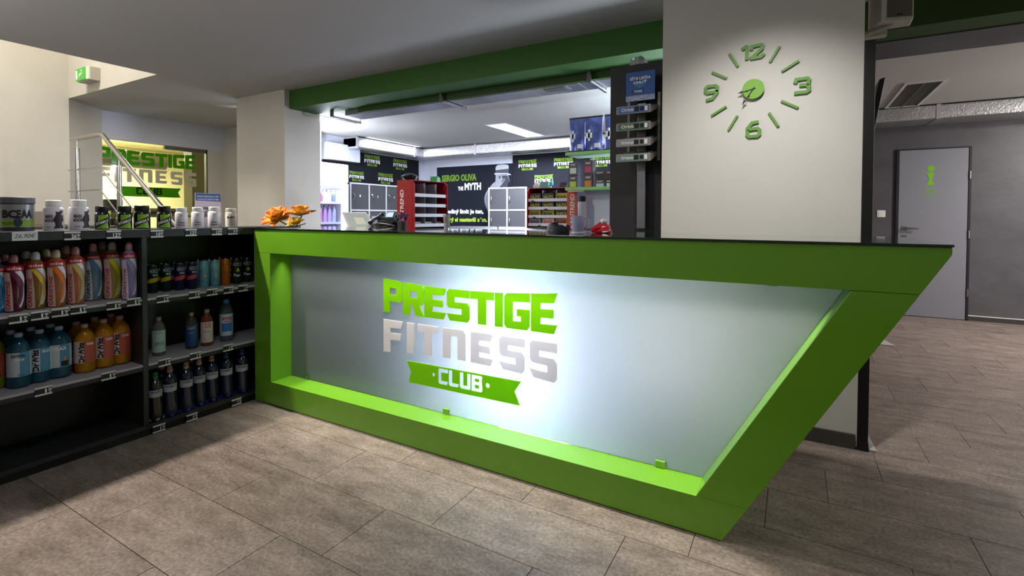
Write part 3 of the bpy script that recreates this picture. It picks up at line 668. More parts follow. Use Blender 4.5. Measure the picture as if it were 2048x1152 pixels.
zb = .062
WB = mat('dark_blue_bottle', '#0a1530', .08, coat=.5); WBF = mat('blue_bottle_foot', '#2a35a8', .15, coat=.5); WG = mat('dark_green_bottle', '#101c18', .08, coat=.5)
wb = [(311.5, 848, 97, 29, 'g', 'green capped water bottle beside the shelf divider'), (340.5, 839, 101, 29, 'p', 'dark water bottle with pink cap next to the green capped one'), (373.2, 828, 98, 27, 'p', 'dark water bottle with pink cap, third from the divider'),
      (398.9, 816.6, 94, 26, 'p', 'dark water bottle with pink cap, fourth from the divider'), (424, 807.8, 92, 25.5, 'p', 'dark water bottle with pink cap beside the blue capped pair'), (453, 799, 89.5, 26, 'b', 'dark water bottle with blue cap, left of the pair'), (484, 790, 87, 26, 'b', 'dark water bottle with blue cap nearest the green counter')]
for i, (px, py, hp, wp, kd, lab) in enumerate(wb):
    r = .04; p = base_at(px, py-3, zb, r); d = dist(p); R = half(px, wp, d); H = hp*d/FPX; p = base_at(px, py-3, zb, R); p.z = .0625
    t = thing('mineral_water_bottle', lab, 'bottle', p, math.atan2(-p.y, -p.x), 'mineral waters on the bottom shelf')
    R *= 1.12
    pf = [(R*.70, 0), (R*.90, .008), (R, .06*H), (R*.98, .12*H), (R*.93, .30*H), (R*.86, .50*H), (R*.86, .64*H), (R*.97, .70*H), (R*.97, .745*H), (R*.82, .80*H), (R*.40, .855*H), (R*.34, .87*H)]
    MB().lathe(pf, 24).build('body', WG if kd == 'g' else WB, t, smooth=True)
    f_ = MB()
    for a in range(5):
        an = 2*PI*a/5+.3; f_.lathe([(.001, -.012), (.010, -.008), (.013, 0), (.009, .008), (.001, .011)], 8, (R*.78*math.cos(an), R*.78*math.sin(an), .0125))
    f_.build('foot', mat('green_bottle_foot', '#7a8a80', .15, coat=.5) if kd == 'g' else WBF, t, smooth=True)
    MB().lathe([(R*.38, .86*H), (R*.42, .865*H), (R*.42, .92*H), (R*.30, .93*H), (R*.36, .94*H), (R*.36, .98*H), (R*.2, H)], 16).build('cap', mat('cap_wb_'+kd, {'g': '#1f5a2c', 'p': '#9a7870', 'b': '#27356e'}[kd], .35), t, smooth=True)
    b = MB(); patch(b, pf, .50*H, .645*H, -1.6, 1.6, 3, 16); lb = b.build('label', mat('label_water', '#a2a6b0', .5), t)
    wrap_text(MB(), 'RAJEC', pf, .60*H, .15, R*1.2, .05*H).build('lettering', NAVY, lb)
    if i in (0, 1, 3): copy_tree(t, 'water bottle standing in the shade behind the %s one' % {0: 'green capped', 1: 'second', 3: 'fourth'}[i], p+Vector((-.100, .004, 0)))
    if i == 0:
        pass

# ---- jars on top of the shelf (all stand on the top board)
ZT = 1.142
def on_top(px, X=-3.20): p = at(px, 452, X=X); return Vector((X, p.y, ZT))
def jar(px, wpx, hpx, bodym, capm, label, name='supplement_jar', group='jars on top of the shelf', capk=.72, capfrac=.2, rz=0, X=-3.2, sh=.12):
    p = on_top(px, X); d = dist(p); R = half(px, wpx, d); H = hpx*d/FPX
    t = thing(name, label, 'jar', p, math.atan2(-p.y, -p.x)+rz, group)
    c0 = 1-capfrac
    pf = [(R*.93, 0), (R, .005), (R, (c0-sh)*H), (R*.95, (c0-sh*.55)*H), (R*capk, (c0-.02)*H), (R*capk*.95, c0*H)]
    MB().lathe(pf, 28).build('body', bodym, t, smooth=True)
    MB().lathe([(R*capk*1.02, c0*H), (R*capk*1.05, (c0+.01)*H), (R*capk*1.05, .985*H), (R*capk*.98, H)], 28).build('lid', capm, t, smooth=True)
    return t, pf, H, R
t, pf, H, R = jar(33.5, 75, 67.5, mat('silver_label', '#8f8f94', .3, .55), mat('lid_grey', '#5a5a62', .4), 'large silver supplement jar with grey lid and black letters', capk=1.0, capfrac=.19, sh=.03, X=-3.22)
for s, a, w_ in (('BC', -.40, .75), ('AA', .58, .60)): wrap_text(MB(), s, pf, .50*H, a, R*w_*1.15, .24*H, bold=.05).build('lettering', PRINT_K, t)
wrap_text(MB(), 'E', pf, .50*H, .12, R*.22, .24*H, bold=.05).build('lettering', PRINT_K, t)
b = MB(); patch(b, pf, .13*H, .34*H, -.95, 1.25, 2, 20); lb = b.build('label_band', mat('lime_label', '#7a9a2c', .5), t)
b = MB(); patch(b, pf, .12*H, .40*H, lambda q: -.02-.16*math.sin(PI*q), lambda q: .1+.22*math.sin(PI*q), 6, 4, .002); b.build('berry_print', mat('berry', '#2a2c3c', .5), lb)
wrap_text(MB(), 'XPLODE', pf, .235*H, -.55, R*.7, .08*H).build('lettering', mat('olive_ink', '#4a6418', .5), lb)
b = MB(); patch(b, pf, .0+.006, .11*H, -1.2, 1.4, 1, 20, .001); b.build('dark_band', CHAR, t)
WJ = mat('white_jar', '#dcd6dc', .35)
for px, lab, a in ((107.5, 'white supplement jar with a dark warrior print, next to the silver jar', 0), (158, 'white supplement jar with a dark print, next to the black jars', .35)):
    t, pf, H, R = jar(px, 43.5, 60, WJ, WHITE, lab)
    wrap_text(MB(), 'MAN', pf, .46*H, -.45+a, R*.72, .13*H).build('lettering', mat('ink_maroon', '#3c1420', .5), t)
    wrap_text(MB(), 'MAKER', pf, .33*H, -.40+a, R*.92, .10*H).build('lettering', mat('ink_maroon'), t)
    wrap_text(MB(), '120 CAPS', pf, .12*H, -.5+a, R*.5, .03*H).build('lettering', PRINT_K, t)
    b = MB()
    random.seed(3)
    lo = lambda q: .10+a+.12*math.sin(9*q)-.30*max(0, .35-q)*1.4; hi = lambda q: .95+a*.6+.13*math.sin(13*q+1)-.45*max(0, q-.6)
    patch(b, pf, .07*H, .62*H, lo, hi, 18, 5); b.build('warrior_print', mat('ink_dark_red', '#241820', .5), t)
    b = MB(); patch(b, pf, .42*H, .66*H, lambda q: .38+a+.2*q, lambda q: .80+a*.6+.25*math.sin(8*q), 10, 3, .0012); b.build('plume_print', mat('ink_maroon'), t)
BJ = mat('black_glass_jar', '#0c0c0e', .12, coat=.6)
for px, w_, h_, word, lab in ((204.5, 31.5, 46.5, 'VITAMIN C', 'black jar with lime label and slanted lettering, first of the four black jars'), (249.5, 31.5, 46, 'VITAMIN C', 'black jar with lime label, second of the four black jars'),
                              (284, 35, 46.5, 'OMEGA 3', 'wider black jar with lime label, third of the four black jars'), (328.5, 30.5, 44.5, 'OMEGA 3', 'black jar with lime label, right beside the small white jars')):
    t, pf, H, R = jar(px, w_, h_, BJ, mat('black_lid', '#101012', .4), lab, capk=.84, capfrac=.24, sh=.14)
    b = MB(); patch(b, pf, .04*H, .62*H, lambda q: -.85+.55*min(q, .5)*2*.6-1.1*max(0, q-.5)*.0, lambda q: .95-.5*min(q, 1-q), 10, 8); lb = b.build('label', mat('lime_print', '#7fae28', .5), t)
    for sl in (1,):
        n = 10; vs = []
        for j in range(2):
            for k in range(n+1):
                a = -1.15+2.2*k/n; vs.append(((R+.0016)*math.cos(a), (R+.0016)*math.sin(a), (.20 if j == 0 else .42)*H+.16*H*a))
        bb = MB().add(vs, [(k, k+1, k+n+2, k+n+1) for k in range(n)]).build('diagonal_band', PRINT_K, lb)
    wrap_text(MB(), word, pf, .31*H, -.02, R*1.65, .12*H, eps=.0024, slant=.42 if word[0] == 'V' else .42).build('lettering', PRINT_W, lb)
for px, lab in ((363, 'small white jar, first one right of the black jars'), (395.5, 'small white jar in the middle of three, partly hiding the info card'), (428.5, 'small white jar in front of the right side of the info card')):
    t, pf, H, R = jar(px, 26, 41, WJ, WHITE, lab, capk=.80, capfrac=.19, sh=.10)
    wrap_text(MB(), 'Y', pf, .60*H, .0, R*.3, .08*H).build('lettering', mat('ink_grey'), t)
    wrap_text(MB(), 'Klean', pf, .27*H, .05, R*.9, .08*H).build('lettering', mat('ink_grey'), t)
    wrap_text(MB(), 'Beauty', pf, .15*H, .05, R*1.0, .08*H).build('lettering', mat('ink_maroon'), t)
t, pf, H, R = jar(462, 23.5, 37.5, mat('clear_jar', '#cfcabc', .1, trans=.3), mat('lid_cream', '#cfcbbd', .4), 'clear jar with white label nearest the green counter', capk=.86, capfrac=.17, sh=.06)
b = MB(); patch(b, pf, .03*H, .68*H, -1.2, 1.3, 2, 12); lb = b.build('label', mat('label_white', '#d8d6cc', .5), t)
wrap_text(MB(), 'FLEX', pf, .52*H, 0, R*1.3, .12*H, eps=.002, bold=.05).build('lettering', PRINT_K, lb)
for i_, z_ in enumerate((.36, .24, .13)): wrap_text(MB(), ('AXP 6', 'JOINT', '120 caps')[i_], pf, z_*H, 0, R*1.0, .07*H, eps=.002).build('lettering', mat('ink_grey'), lb)
# info card
p0 = at(391, 455, X=-3.32); p1 = at(444, 455, X=-3.32)
ic = thing('info_card', 'tall white info card with blue header behind the small white jars', 'card', (-3.32, (p0.y+p1.y)/2, ZT), -.12)
hw = (p1.y-p0.y)/2; hh = at(415, 387, X=-3.32).z-ZT
MB().prism([(-hw, 0), (hw, 0), (hw*.80, hh), (-hw*.95, hh)], (0, 0, .001), (0, 1, 0), (0, 0, 1), (1, 0, 0), .003).build('card', mat('card_lilac', '#d2c8d4', .5), ic)
MB().prism([(-hw*.95, hh*.78), (hw*.84, hh*.76), (hw*.80, hh*.99), (-hw*.95, hh*.99)], (.0032, 0, .001), (0, 1, 0), (0, 0, 1), (1, 0, 0), .001).build('header', mat('card_blue', '#3f62a8', .5), ic)
mb = MB(); flat_text(mb, 'NECENÍ VÁŠNÍVÁTNE VAŽIŤ', (.0045, -hw*.85, hh*.885), (0, 1, 0), (0, 0, 1), hw*1.55, hh*.06); flat_text(mb, 'A KATALÓG LEPŠÍ POTRIEB', (.0045, -hw*.85, hh*.80), (0, 1, 0), (0, 0, 1), hw*1.55, hh*.06); mb.build('lettering', PRINT_W, ic)
MB().prism([(-hw*.6, hh*.56), (-hw*.1, hh*.50), (hw*.1, hh*.50), (hw*.62, hh*.56), (hw*.62, hh*.60), (-hw*.62, hh*.60)], (.0036, 0, 0), (0, 1, 0), (0, 0, 1), (1, 0, 0), .0006).prism([(-hw*.35, hh*.30), (hw*.2, hh*.30), (hw*.3, hh*.48), (-hw*.3, hh*.48)], (.0036, 0, 0), (0, 1, 0), (0, 0, 1), (1, 0, 0), .0006).build('drawing', mat('card_grey', '#6f6c78', .5), ic)

# ================================================================== BAR ROOM BEHIND THE COUNTER
X3, Z3, Y3 = Vector((1, 0, 0)), Vector((0, 0, 1)), Vector((0, 1, 0))
# dark printed wall coverings
wp = thing('logo_wall_covering', 'dark wall covering with repeated green and white club signs above the left lockers', 'wall covering')
MB().box(-6.418, -6.405, 5.0, 7.62, .8, 2.30).build('sheet', DKPANEL, wp)
for x0, x1, y0, y1 in ((729, 760, 310, 333), (787, 814, 319, 340), (699, 728, 341, 364), (757, 786, 346, 369)):
    a = at(x0, (y0+y1)/2, X=-6.40); b = at(x1, (y0+y1)/2, X=-6.40); s_ = (b.y-a.y)/1.105; zc = (a.z+b.z)/2
    small_sign('wall_sign', (-6.4035, (a.y+b.y)/2, zc), Y3, Z3, X3, s_, wp, PRINT_G, PRINT_W, DKPANEL)
wq = thing('logo_wall_covering', 'dark wall covering with club signs behind the right red rack and shelves', 'wall covering')
MB().box(-4.404, -1.2, 7.815, 7.828, .8, 2.31).build('sheet', DKPANEL, wq)
for x0, x1, y0, y1 in ((1037, 1073, 319, 341), (1108, 1146, 315, 337), (1069, 1106, 349, 371), (1184, 1222, 313, 333)):
    a = at(x0, (y0+y1)/2, Y=7.81); b = at(x1, (y0+y1)/2, Y=7.81); s_ = (b.x-a.x)/1.105; zc = (a.z+b.z)/2
    small_sign('wall_sign', ((a.x+b.x)/2, 7.813, zc), X3, Z3, -Y3, s_, wq, PRINT_G, PRINT_W, DKPANEL)
ps = thing('wall_poster', 'large dark poster with green and white words and a grey man in a white hat', 'poster')
MB().box(-6.107, -4.408, 7.812, 7.828, .75, 2.168).build('sheet', mat('poster_navy', '#131722', .85, spec=.25), ps)
def ptext(s, x0, y0, x1, y1, m, bold=.05):
    a = at(x0, y1, Y=7.808); b = at(x1, y0, Y=7.808); c = at(x1, y1, Y=7.808)
    flat_text(MB(), s, (a.x, 7.809, (a.z+c.z)/2), X3, Z3, b.x-a.x, b.z-c.z, bold=bold).build('lettering', m, ps)
ptext('SERGIO OLIVA', 883.5, 348.5, 953, 362.5, PRINT_G); ptext('THE', 916, 373, 926.5, 381, PRINT_W); ptext('MYTH', 929, 365.5, 962, 380, PRINT_W)
ptext('Jediný limit je ten,', 892, 418, 967, 430, PRINT_W); ptext('ktorý si nastavíš sám.', 885, 434.5, 974.5, 446, mat('print_lime2', '#a8c838', .6))
def ppoly(pts, m, lay):
    q = [at(870+x*.12583, 320+y*.12583, Y=7.808-.0006*lay) for x, y in pts]
    MB().add(q, [tuple(range(len(q)))]).build('figure_print', m, ps)
gr = lambda n, c: mat('print_'+n, c, .6)
ppoly([(860, 850), (820, 770), (790, 680), (785, 600), (805, 530), (850, 460), (920, 370), (960, 345), (965, 240), (1160, 235), (1175, 290), (1190, 340), (1165, 360), (1160, 400), (1130, 435), (1030, 440), (980, 470), (860, 470)], gr('skin_light', '#84868f'), 0)
ppoly([(1060, 250), (1150, 245), (1172, 300), (1188, 340), (1165, 362), (1160, 400), (1130, 432), (1020, 440), (1060, 390), (1090, 350), (1075, 300)], gr('skin_dark', '#2a2c38'), 1)
ppoly([(1070, 300), (1110, 285), (1120, 320), (1090, 350), (1050, 360)], gr('skin_mid', '#5c5e6a'), 2)
ppoly([(1012, 262), (1035, 250), (1048, 275), (1030, 300), (1012, 290)], gr('ear', '#3c3e48'), 2)
ppoly([(860, 850), (825, 770), (800, 690), (800, 600), (830, 520), (860, 480)], gr('shirt', '#626572'), 1)
ppoly([(835, 700), (860, 600), (860, 760)], gr('fold', '#6c7080'), 2)
ppoly([(935, 215), (965, 205), (1150, 205), (1195, 220), (1210, 240), (1180, 240), (1130, 228), (960, 238)], gr('hat', '#a4a6ac'), 3)
ppoly([(965, 205), (962, 120), (990, 80), (1070, 68), (1150, 72), (1172, 95), (1165, 208)], gr('hat', '#a4a6ac'), 2)
ppoly([(965, 205), (963, 165), (1060, 150), (1168, 138), (1165, 208)], gr('hat_band', '#363946'), 4)

struct('trim_bulkhead_bar', MB().box(-6.42, -6.28, 5.30, 5.98, 2.10, 2.36), BLUEW)
# foil ducts
dt = thing('ventilation_duct', 'foil wrapped duct running along the left and rear walls of the bar room', 'duct')
MB().box(-6.40, -6.08, 5.72, 7.72, 2.31, 2.485).build('left_run', FOIL, dt, bevel=.02)
MB().box(-6.08, -.4, 7.35, 7.72, 2.31, 2.485).build('rear_run', FOIL, dt, bevel=.02)
for x in (-4.9, -3.05): MB().box(x-.02, x+.02, 7.342, 7.73, 2.30, 2.49).build('joint_band', mat('foil_tape', '#d8d8da', .3, .8), dt)
for y in (5.72, 7.1): MB().box(-6.41, -6.072, y, y+.03, 2.30, 2.49).build('joint_band', mat('foil_tape'), dt)
MB().box(-6.10, -6.075, 5.72, 7.35, 2.485, 2.498).box(-6.10, -.4, 7.345, 7.37, 2.485, 2.498).build('hanger_rail', DSTEEL, dt)
d2 = thing('ventilation_duct', 'short rounded foil duct piece above the drinks fridge beside the white column', 'duct')
MB().tube([(-6.42, 4.2, 2.41), (-6.36, 4.7, 2.41), (-6.34, 5.05, 2.41), (-6.36, 5.18, 2.41)], [.085, .09, .09, .08], 14).build('duct_pipe', FOIL, d2, smooth=True)
MB().tube([(-6.342, 4.86, 2.41), (-6.342, 4.89, 2.41)], .096, 14).build('joint_band', mat('foil_tape'), d2, smooth=True)
# steel duct under the ceiling right behind the beam
sd = thing('steel_duct', 'flat steel duct hanging along the ceiling behind the green beam', 'duct')
n = 8; xs = [-4.72+(-.72+4.72)*i/n for i in range(n+1)]
for a, b in zip(xs, xs[1:]): MB().box(a+.0015, b-.0015, 4.255, 4.535, 2.425, 2.498).build('panel', mat('galvanised_steel', '#9a9aa2', .38, .85, noise=.25, nscale=1.2), sd, bevel=.002)
MB().box(-2.09, -1.86, 4.28, 4.42, 2.419, 2.4255).build('grille_frame', STEEL, sd)
MB().box(-2.07, -1.88, 4.295, 4.405, 2.417, 2.4195).build('grille', mat('grille_grey', '#55555c', .5), sd)
for x, lab in ((-4.825, 'leftmost steel hanger bracket under the duct, beside the white column'), (-3.19, 'middle steel hanger bracket under the flat duct'), (-1.575, 'steel hanger bracket under the duct nearest the dark cheek panel')):
    h = thing('hanger_bracket', lab, 'bracket', (x, 4.15, 2.4), 0, 'hanger brackets under the steel duct')
    MB().box(-.018, .018, -.012, .012, .0, .086).build('upright', DSTEEL, h)
    MB().box(-.014, .014, .012, .46, -.005, .018).build('channel', STEEL, h, bevel=.002)
    MB().tube([(0, .45, .0), (0, .45, .09)], .005, 6).build('threaded_rod', DSTEEL, h)

def lamp_fixture(x0, x1, y0, y1, z, label, lit=3.0, name='ceiling_light'):
    t = thing(name, label, 'ceiling light')
    MB().box(x0-.02, x1+.02, y0-.02, y0, z-.008, z).box(x0-.02, x1+.02, y1, y1+.02, z-.008, z).box(x0-.02, x0, y0, y1, z-.008, z).box(x1, x1+.02, y0, y1, z-.008, z).build('frame', WHITE, t)
    MB().box(x0, x1, y0, y1, z-.004, z-.001).build('diffuser', mat('lit_diffuser', '#ffffff', .5, emit='#e8f0ff', estr=lit), t); return t
lamp_fixture(-3.77, -3.47, 5.95, 7.15, 2.4995, 'lit rectangular ceiling light over the middle of the bar room')
lamp_fixture(-6.24, -6.00, 5.93, 7.2, 2.4995, 'lit rectangular ceiling light above the left duct run')
lamp_fixture(-5.60, -5.30, 4.36, 4.95, 2.4995, 'lit ceiling light close to the white column')

# drinks fridge
fr = thing('drinks_fridge', 'tall white glass door drinks fridge with glowing header behind the column', 'fridge', (-5.92, 5.08, 0))
W2 = .30
MB().box(-.5, 0, -W2, -W2+.03, 0, 1.98).box(-.5, 0, W2-.03, W2, 0, 1.98).box(-.5, -.48, -W2+.03, W2-.03, 0, 1.98).box(-.48, 0, -W2+.03, W2-.03, 1.66, 1.98).box(-.48, 0, -W2+.03, W2-.03, 0, .28).build('cabinet', WHITE, fr, bevel=.004)
MB().box(0, .02, -W2, W2, 1.72, 1.99).build('lit_header', mat('lit_header', '#ffffff', .5, emit='#f2f4ff', estr=1.6), fr, bevel=.02)
MB().box(0, .022, -W2, -W2+.05, .12, 1.70).box(0, .022, W2-.05, W2, .12, 1.70).box(0, .022, -W2+.05, W2-.05, 1.65, 1.70).box(0, .022, -W2+.05, W2-.05, .12, .2).build('door_frame', mat('fridge_door_grey', '#b4b8cc', .4), fr)
MB().box(.008, .012, -W2+.05, W2-.05, .2, 1.65).build('door_glass', pane_mat('fridge_glass', '#f4f6ff', .5), fr)
FZ = (.90, 1.12, 1.42)
for z in FZ: MB().box(-.45, -.03, -W2+.04, W2-.04, z-.012, z).build('wire_shelf', WHITE, fr)
for z in FZ: MB().box(-.03, -.022, -W2+.05, W2-.05, z-.026, z+.004).build('price_rail', mat('price_rail', '#c8ccdc', .5), fr)
MB().box(-.04, -.015, W2-.09, W2-.06, .3, 1.64).build('light_strip', mat('lit_strip', '#ffffff', .5, emit='#dfe4ff', estr=5), fr)
MB().box(-.43, -.05, -W2+.05, W2-.1, 1.635, 1.648).build('light_panel', mat('lit_blue', '#ffffff', .5, emit='#a8b0ff', estr=1.2), fr)
area('fridge_lamp', (-5.97, 5.08, 1.60), 5, .3, .3, col=(.75, .8, 1.0))
def mini_bottle(loc, h, r, col, capc, label, grp):
    t = thing('fridge_bottle', label, 'bottle', loc, 0, grp)
    MB().lathe([(r*.8, 0), (r, .004), (r, h*.6), (r*.9, h*.72), (r*.4, h*.85), (r*.4, h*.9)], 12).build('body', mat('mini_'+col, col, .3), t, smooth=True)
    MB().lathe([(r*.45, h*.9), (r*.45, h)], 10).build('cap', mat('minic_'+capc, capc, .4), t); return t
rows_ = [(1.42, .19, ['#8890a8', '#a85868', '#c0c4cc', '#b8c8c0', '#6a7080'], '#d8dce8', 'drinks on the top fridge shelf'), (1.12, .26, ['#b8a8c0', '#c08898', '#b890b8', '#b49ac0', '#a8aacc'], '#a85060', 'drinks on the middle fridge shelf'), (.90, .17, ['#2c2f38', '#343842', '#2c2f38', '#4a4e58', '#30343e'], '#9a9ca8', 'drinks on the lowest visible fridge shelf')]
for z, h, cols, cc, g_ in rows_:
    for i, c_ in enumerate(cols):
        mini_bottle((-6.01, 5.08-.225+.083*i, z), h, .034, c_, cc, 'bottle in the drinks fridge, %s, %s from the left' % (g_.split(' on the ')[1], ('first', 'second', 'third', 'fourth', 'fifth')[i]), g_)

# lockers
WF = mat('locker_white_edge', '#b8b8bc', .6); LK = mat('locker_grey', '#444448', .8, spec=.25)
def lockers(name, label, O, u, n, cols, w_, rows, h_, ztop, nums):
    t = thing(name, label, 'lockers'); O, u, n = Vector(O), Vector(u), Vector(n)
    def bx(a0, a1, z0, z1, n0, n1):
        p = O+u*a0+n*n0; q = O+u*a1+n*n1
        return (min(p.x, q.x), max(p.x, q.x), min(p.y, q.y), max(p.y, q.y), z0, z1)
    W_ = cols*w_; zb_ = ztop-rows*h_
    MB().box(*bx(0, W_, 0, ztop, -.20, -.015)).build('carcass', CHAR, t)
    f_ = MB()
    for i in range(cols+1): f_.box(*bx(i*w_-.012, i*w_+.012, zb_, ztop+.012, -.015, .004))
    for j in range(rows+1):
        for i in range(cols): f_.box(*bx(i*w_+.012, (i+1)*w_-.012, ztop-j*h_-.012, ztop-j*h_+.012, -.015, .004))
    f_.build('edge_frame', WF, t)
    for j in range(rows):
        for i in range(cols):
            z1_ = ztop-j*h_
            d = MB().box(*bx(i*w_+.016, (i+1)*w_-.016, z1_-h_+.016, z1_-.016, -.014, 0)).build('door', LK, t)
            c0 = O+u*(i*w_+.05)+Vector((0, 0, z1_-h_*.5))
            MB().tube([c0+Z3*.055, c0+Z3*.045+n*.022+u*.008, c0+n*.030+u*.014, c0-Z3*.045+n*.022+u*.008, c0-Z3*.055], .006, 8).build('handle', STEEL, d, smooth=True)
            if nums and j == 0: flat_text(MB(), str(nums+i), O+u*(i*w_+.19)+Vector((0, 0, z1_-h_*.5))+n*.0015, u, Z3, .022, .035).build('number', PRINT_W, d)
    return t
lockers('locker_cabinet', 'grey lockers with white edges between the fridge and the left red rack', (-6.19, 5.69, 0), Y3, X3, 4, .402, 3, .435, 1.745, 1)
lockers('locker_cabinet', 'grey lockers with white edges in front of the poster, left of the right rack', (-4.578, 7.3, 0), X3, -Y3, 2, .36, 4, .372, 1.694, 0)

# staff back counter and the two red snack racks
bc = thing('back_counter', 'dark waist high back counter carrying the red snack racks', 'counter')
MB().box(-4.05, -.75, 4.26, 5.75, 1.045, 1.08).box(-4.05, -3.0, 3.80, 4.26, 1.045, 1.08).build('worktop', CHAR, bc)
MB().box(-4.0, -.78, 4.28, 5.7, 0, 1.045).box(-4.0, -3.03, 3.83, 4.28, 0, 1.045).build('front_panel', BLACK, bc)
def price_chip(t, O, u, n):
    mb = MB(); p = O; q = [p, p+u*.035, p+u*.035+Z3*.022, p+Z3*.022]; mb.prism([(0, 0), (.035, 0), (.035, .022), (0, .022)], O, u, Z3, n, .002); mb.build('price_chip', TAGK, t)
def snack_rack(loc, rz, L, Dp, H, label, empty):
    """front faces local -Y, width L along X"""
    t = thing('snack_rack', label, 'rack', loc, rz)
    MB().prism([(0, 0), (Dp, 0), (Dp, H), (.05, H), (0, H-.04)], (0, 0, 0), Y3, Z3, X3, .008).build('side_panel', RED, t)
    MB().prism([(0, 0), (Dp, 0), (Dp, H), (.05, H), (0, H-.04)], (L-.008, 0, 0), Y3, Z3, X3, .008).build('side_panel', RED, t)
    MB().box(.008, L-.008, Dp-.01, Dp, 0, H).build('back_panel', mat('red_dark_plastic', '#6e0d16', .35), t)
    MB().box(.008, L-.008, .05, Dp-.01, H-.008, H).build('top_panel', RED, t)
    zs_ = [.035+i*(H-.05)/4.4 for i in range(4)]
    for z in zs_:
        MB().box(.008, L-.008, .03, Dp-.01, z, z+.006).build('shelf', mat('clear_grey_shelf', '#b8bcc8', .3), t)
        MB().box(.004, L-.004, .018, .024, z-.012, z+.022).build('price_rail', mat('price_rail_white', '#e2e0e6', .4), t)
    for fx in (.36, .70): MB().box(L*fx-.0015, L*fx+.0015, .03, Dp-.02, zs_[0], H-.03).build('wire_divider', mat('grey_wire', '#9a9aa4', .4), t)
    return t, zs_
# left rack turned towards the right (front along +X)
rkL, zL = snack_rack((-3.36, 3.93, 1.081), PI/2-.10, .50, .26, .51, 'red snack rack, nearly empty, standing beside the phone', True)
side = MB().box(-.0025, -.0005, .03, .24, .01, .47)
side.build('side_print', RED, rkL)
flat_text(MB(), 'NUTREND', (-.0040, .155, .05), (0, 0, 1), (0, -1, 0) if False else (0, 1, 0), .36, .055).build('lettering', PRINT_W, rkL)
rkR, zR = snack_rack((-2.735, 5.20, 1.081), 0, .52, .26, .47, 'red snack rack full of bars beside the grey shaker shelf', False)
rp = MB().box(0, .012, 0, .11, 0, .375); rp_o = rp.build('banner', mat('orange_red_banner', '#c4583c', .5), rkR); rp_o.location = (.525, -.03, .035); rp_o.rotation_euler = (0, 0, -PI/2+.15)
tb = flat_text(MB(), 'NUTREND', (.0135, .030, .03), (0, 0, 1), (0, -1, 0), .36, .05)
tb = flat_text(MB(), 'NUTREND', (.0135, .085, .03), (0, 0, 1), (0, -1, 0), .32, .05); tb.build('lettering', PRINT_W, rp_o)
price_chip(rkR, Vector((.05, .015, zR[3]-.022)), X3, -Y3); price_chip(rkR, Vector((.22, .015, zR[2]-.022)), X3, -Y3); price_chip(rkR, Vector((.07, .015, zR[1]-.022)), X3, -Y3); price_chip(rkR, Vector((.14, .015, zR[0]-.022)), X3, -Y3)
# bars boxes on the right rack
def snack_box(loc, w_, d_, h_, col, word, wm, label, grp, rz=0):
    t = thing('snack_box', label, 'box', loc, rz, grp)
    MB().box(0, w_, 0, d_, 0, h_*.75).box(0, .004, 0, d_, h_*.75, h_).box(w_-.004, w_, 0, d_, h_*.75, h_).box(.004, w_-.004, d_-.004, d_, h_*.75, h_).build('carton', mat('carton_'+col, col, .5), t)
    for i in range(3): MB().box(.008+i*(w_-.02)/3, .004+(i+1)*(w_-.02)/3, .01, d_-.01, h_*.76, h_*.90).build('bar', mat('bar_'+col, col, .3, noise=.4, nscale=90), t)
    if word: flat_text(MB(), word, (w_*.12, -.001, h_*.18), X3, Z3, w_*.76, h_*.42).build('lettering', wm, t)
    return t
yl_ = mat('ink_yellow', '#b8b428', .5)
for lv, items in ((3, [('#2a2420', 'NUTS', '#'), ('#1e1c20', 'NUTS', '#'), ('#b8a428', 'BAR', 'k')]), (2, [('#1c1e22', 'NUTS', '#'), ('#1e2024', 'NUTS', '#'), ('#1c1e22', 'NUTS', '#')]), (1, [('#948a1c', 'BAR', 'k'), ('#948a1c', 'BAR', 'k'), ('#282420', 'NO', '#')]), (0, [('#7c7c8c', 'BAR', 'k'), ('#b8a8a0', 'BAR', 'r'), ('#a8603a', 'BAR', 'k')])):
    for i, (c_, wd, k_) in enumerate(items):
        snack_box((-2.735+.015+.170*i, 5.235, 1.081+zR[lv]+.0065), .150, .19, .085, c_, wd, yl_ if k_ == '#' else (PRINT_K if k_ == 'k' else PRINT_R), 'snack box on the right red rack, %s shelf, %s' % (('lowest', 'second lowest', 'second highest', 'top')[lv], ('left', 'middle', 'right')[i]), 'snack boxes on the right red rack')
for i, (c_, dx) in enumerate((('#c8ccd4', 0), ('#d4d0cc', .16), ('#8a8e98', .31))):
    pk = thing('snack_packet', 'foil snack packet lying on the lowest shelf of the left rack, %s' % ('near', 'middle', 'far')[i], 'packet', Vector((-3.36, 3.93, 1.081))+Matrix.Rotation(PI/2-.10, 3, 'Z')@Vector((.05+dx, .06, zL[0]+.0065)), PI/2-.1, 'packets on the left red rack')
    MB().add([(0, 0, .01), (.13, 0, .01), (.13, .09, .01), (0, .09, .01), (.02, .02, .035), (.11, .02, .035), (.11, .07, .035), (.02, .07, .035), (.02, .02, 0), (.11, .02, 0), (.11, .07, 0), (.02, .07, 0)],
             [(0, 1, 5, 4), (1, 2, 6, 5), (2, 3, 7, 6), (3, 0, 4, 7), (4, 5, 6, 7), (0, 8, 9, 1), (1, 9, 10, 2), (2, 10, 11, 3), (3, 11, 8, 0), (8, 11, 10, 9)]).build('wrapper', mat('foil_'+c_, c_, .25, .5), pk)
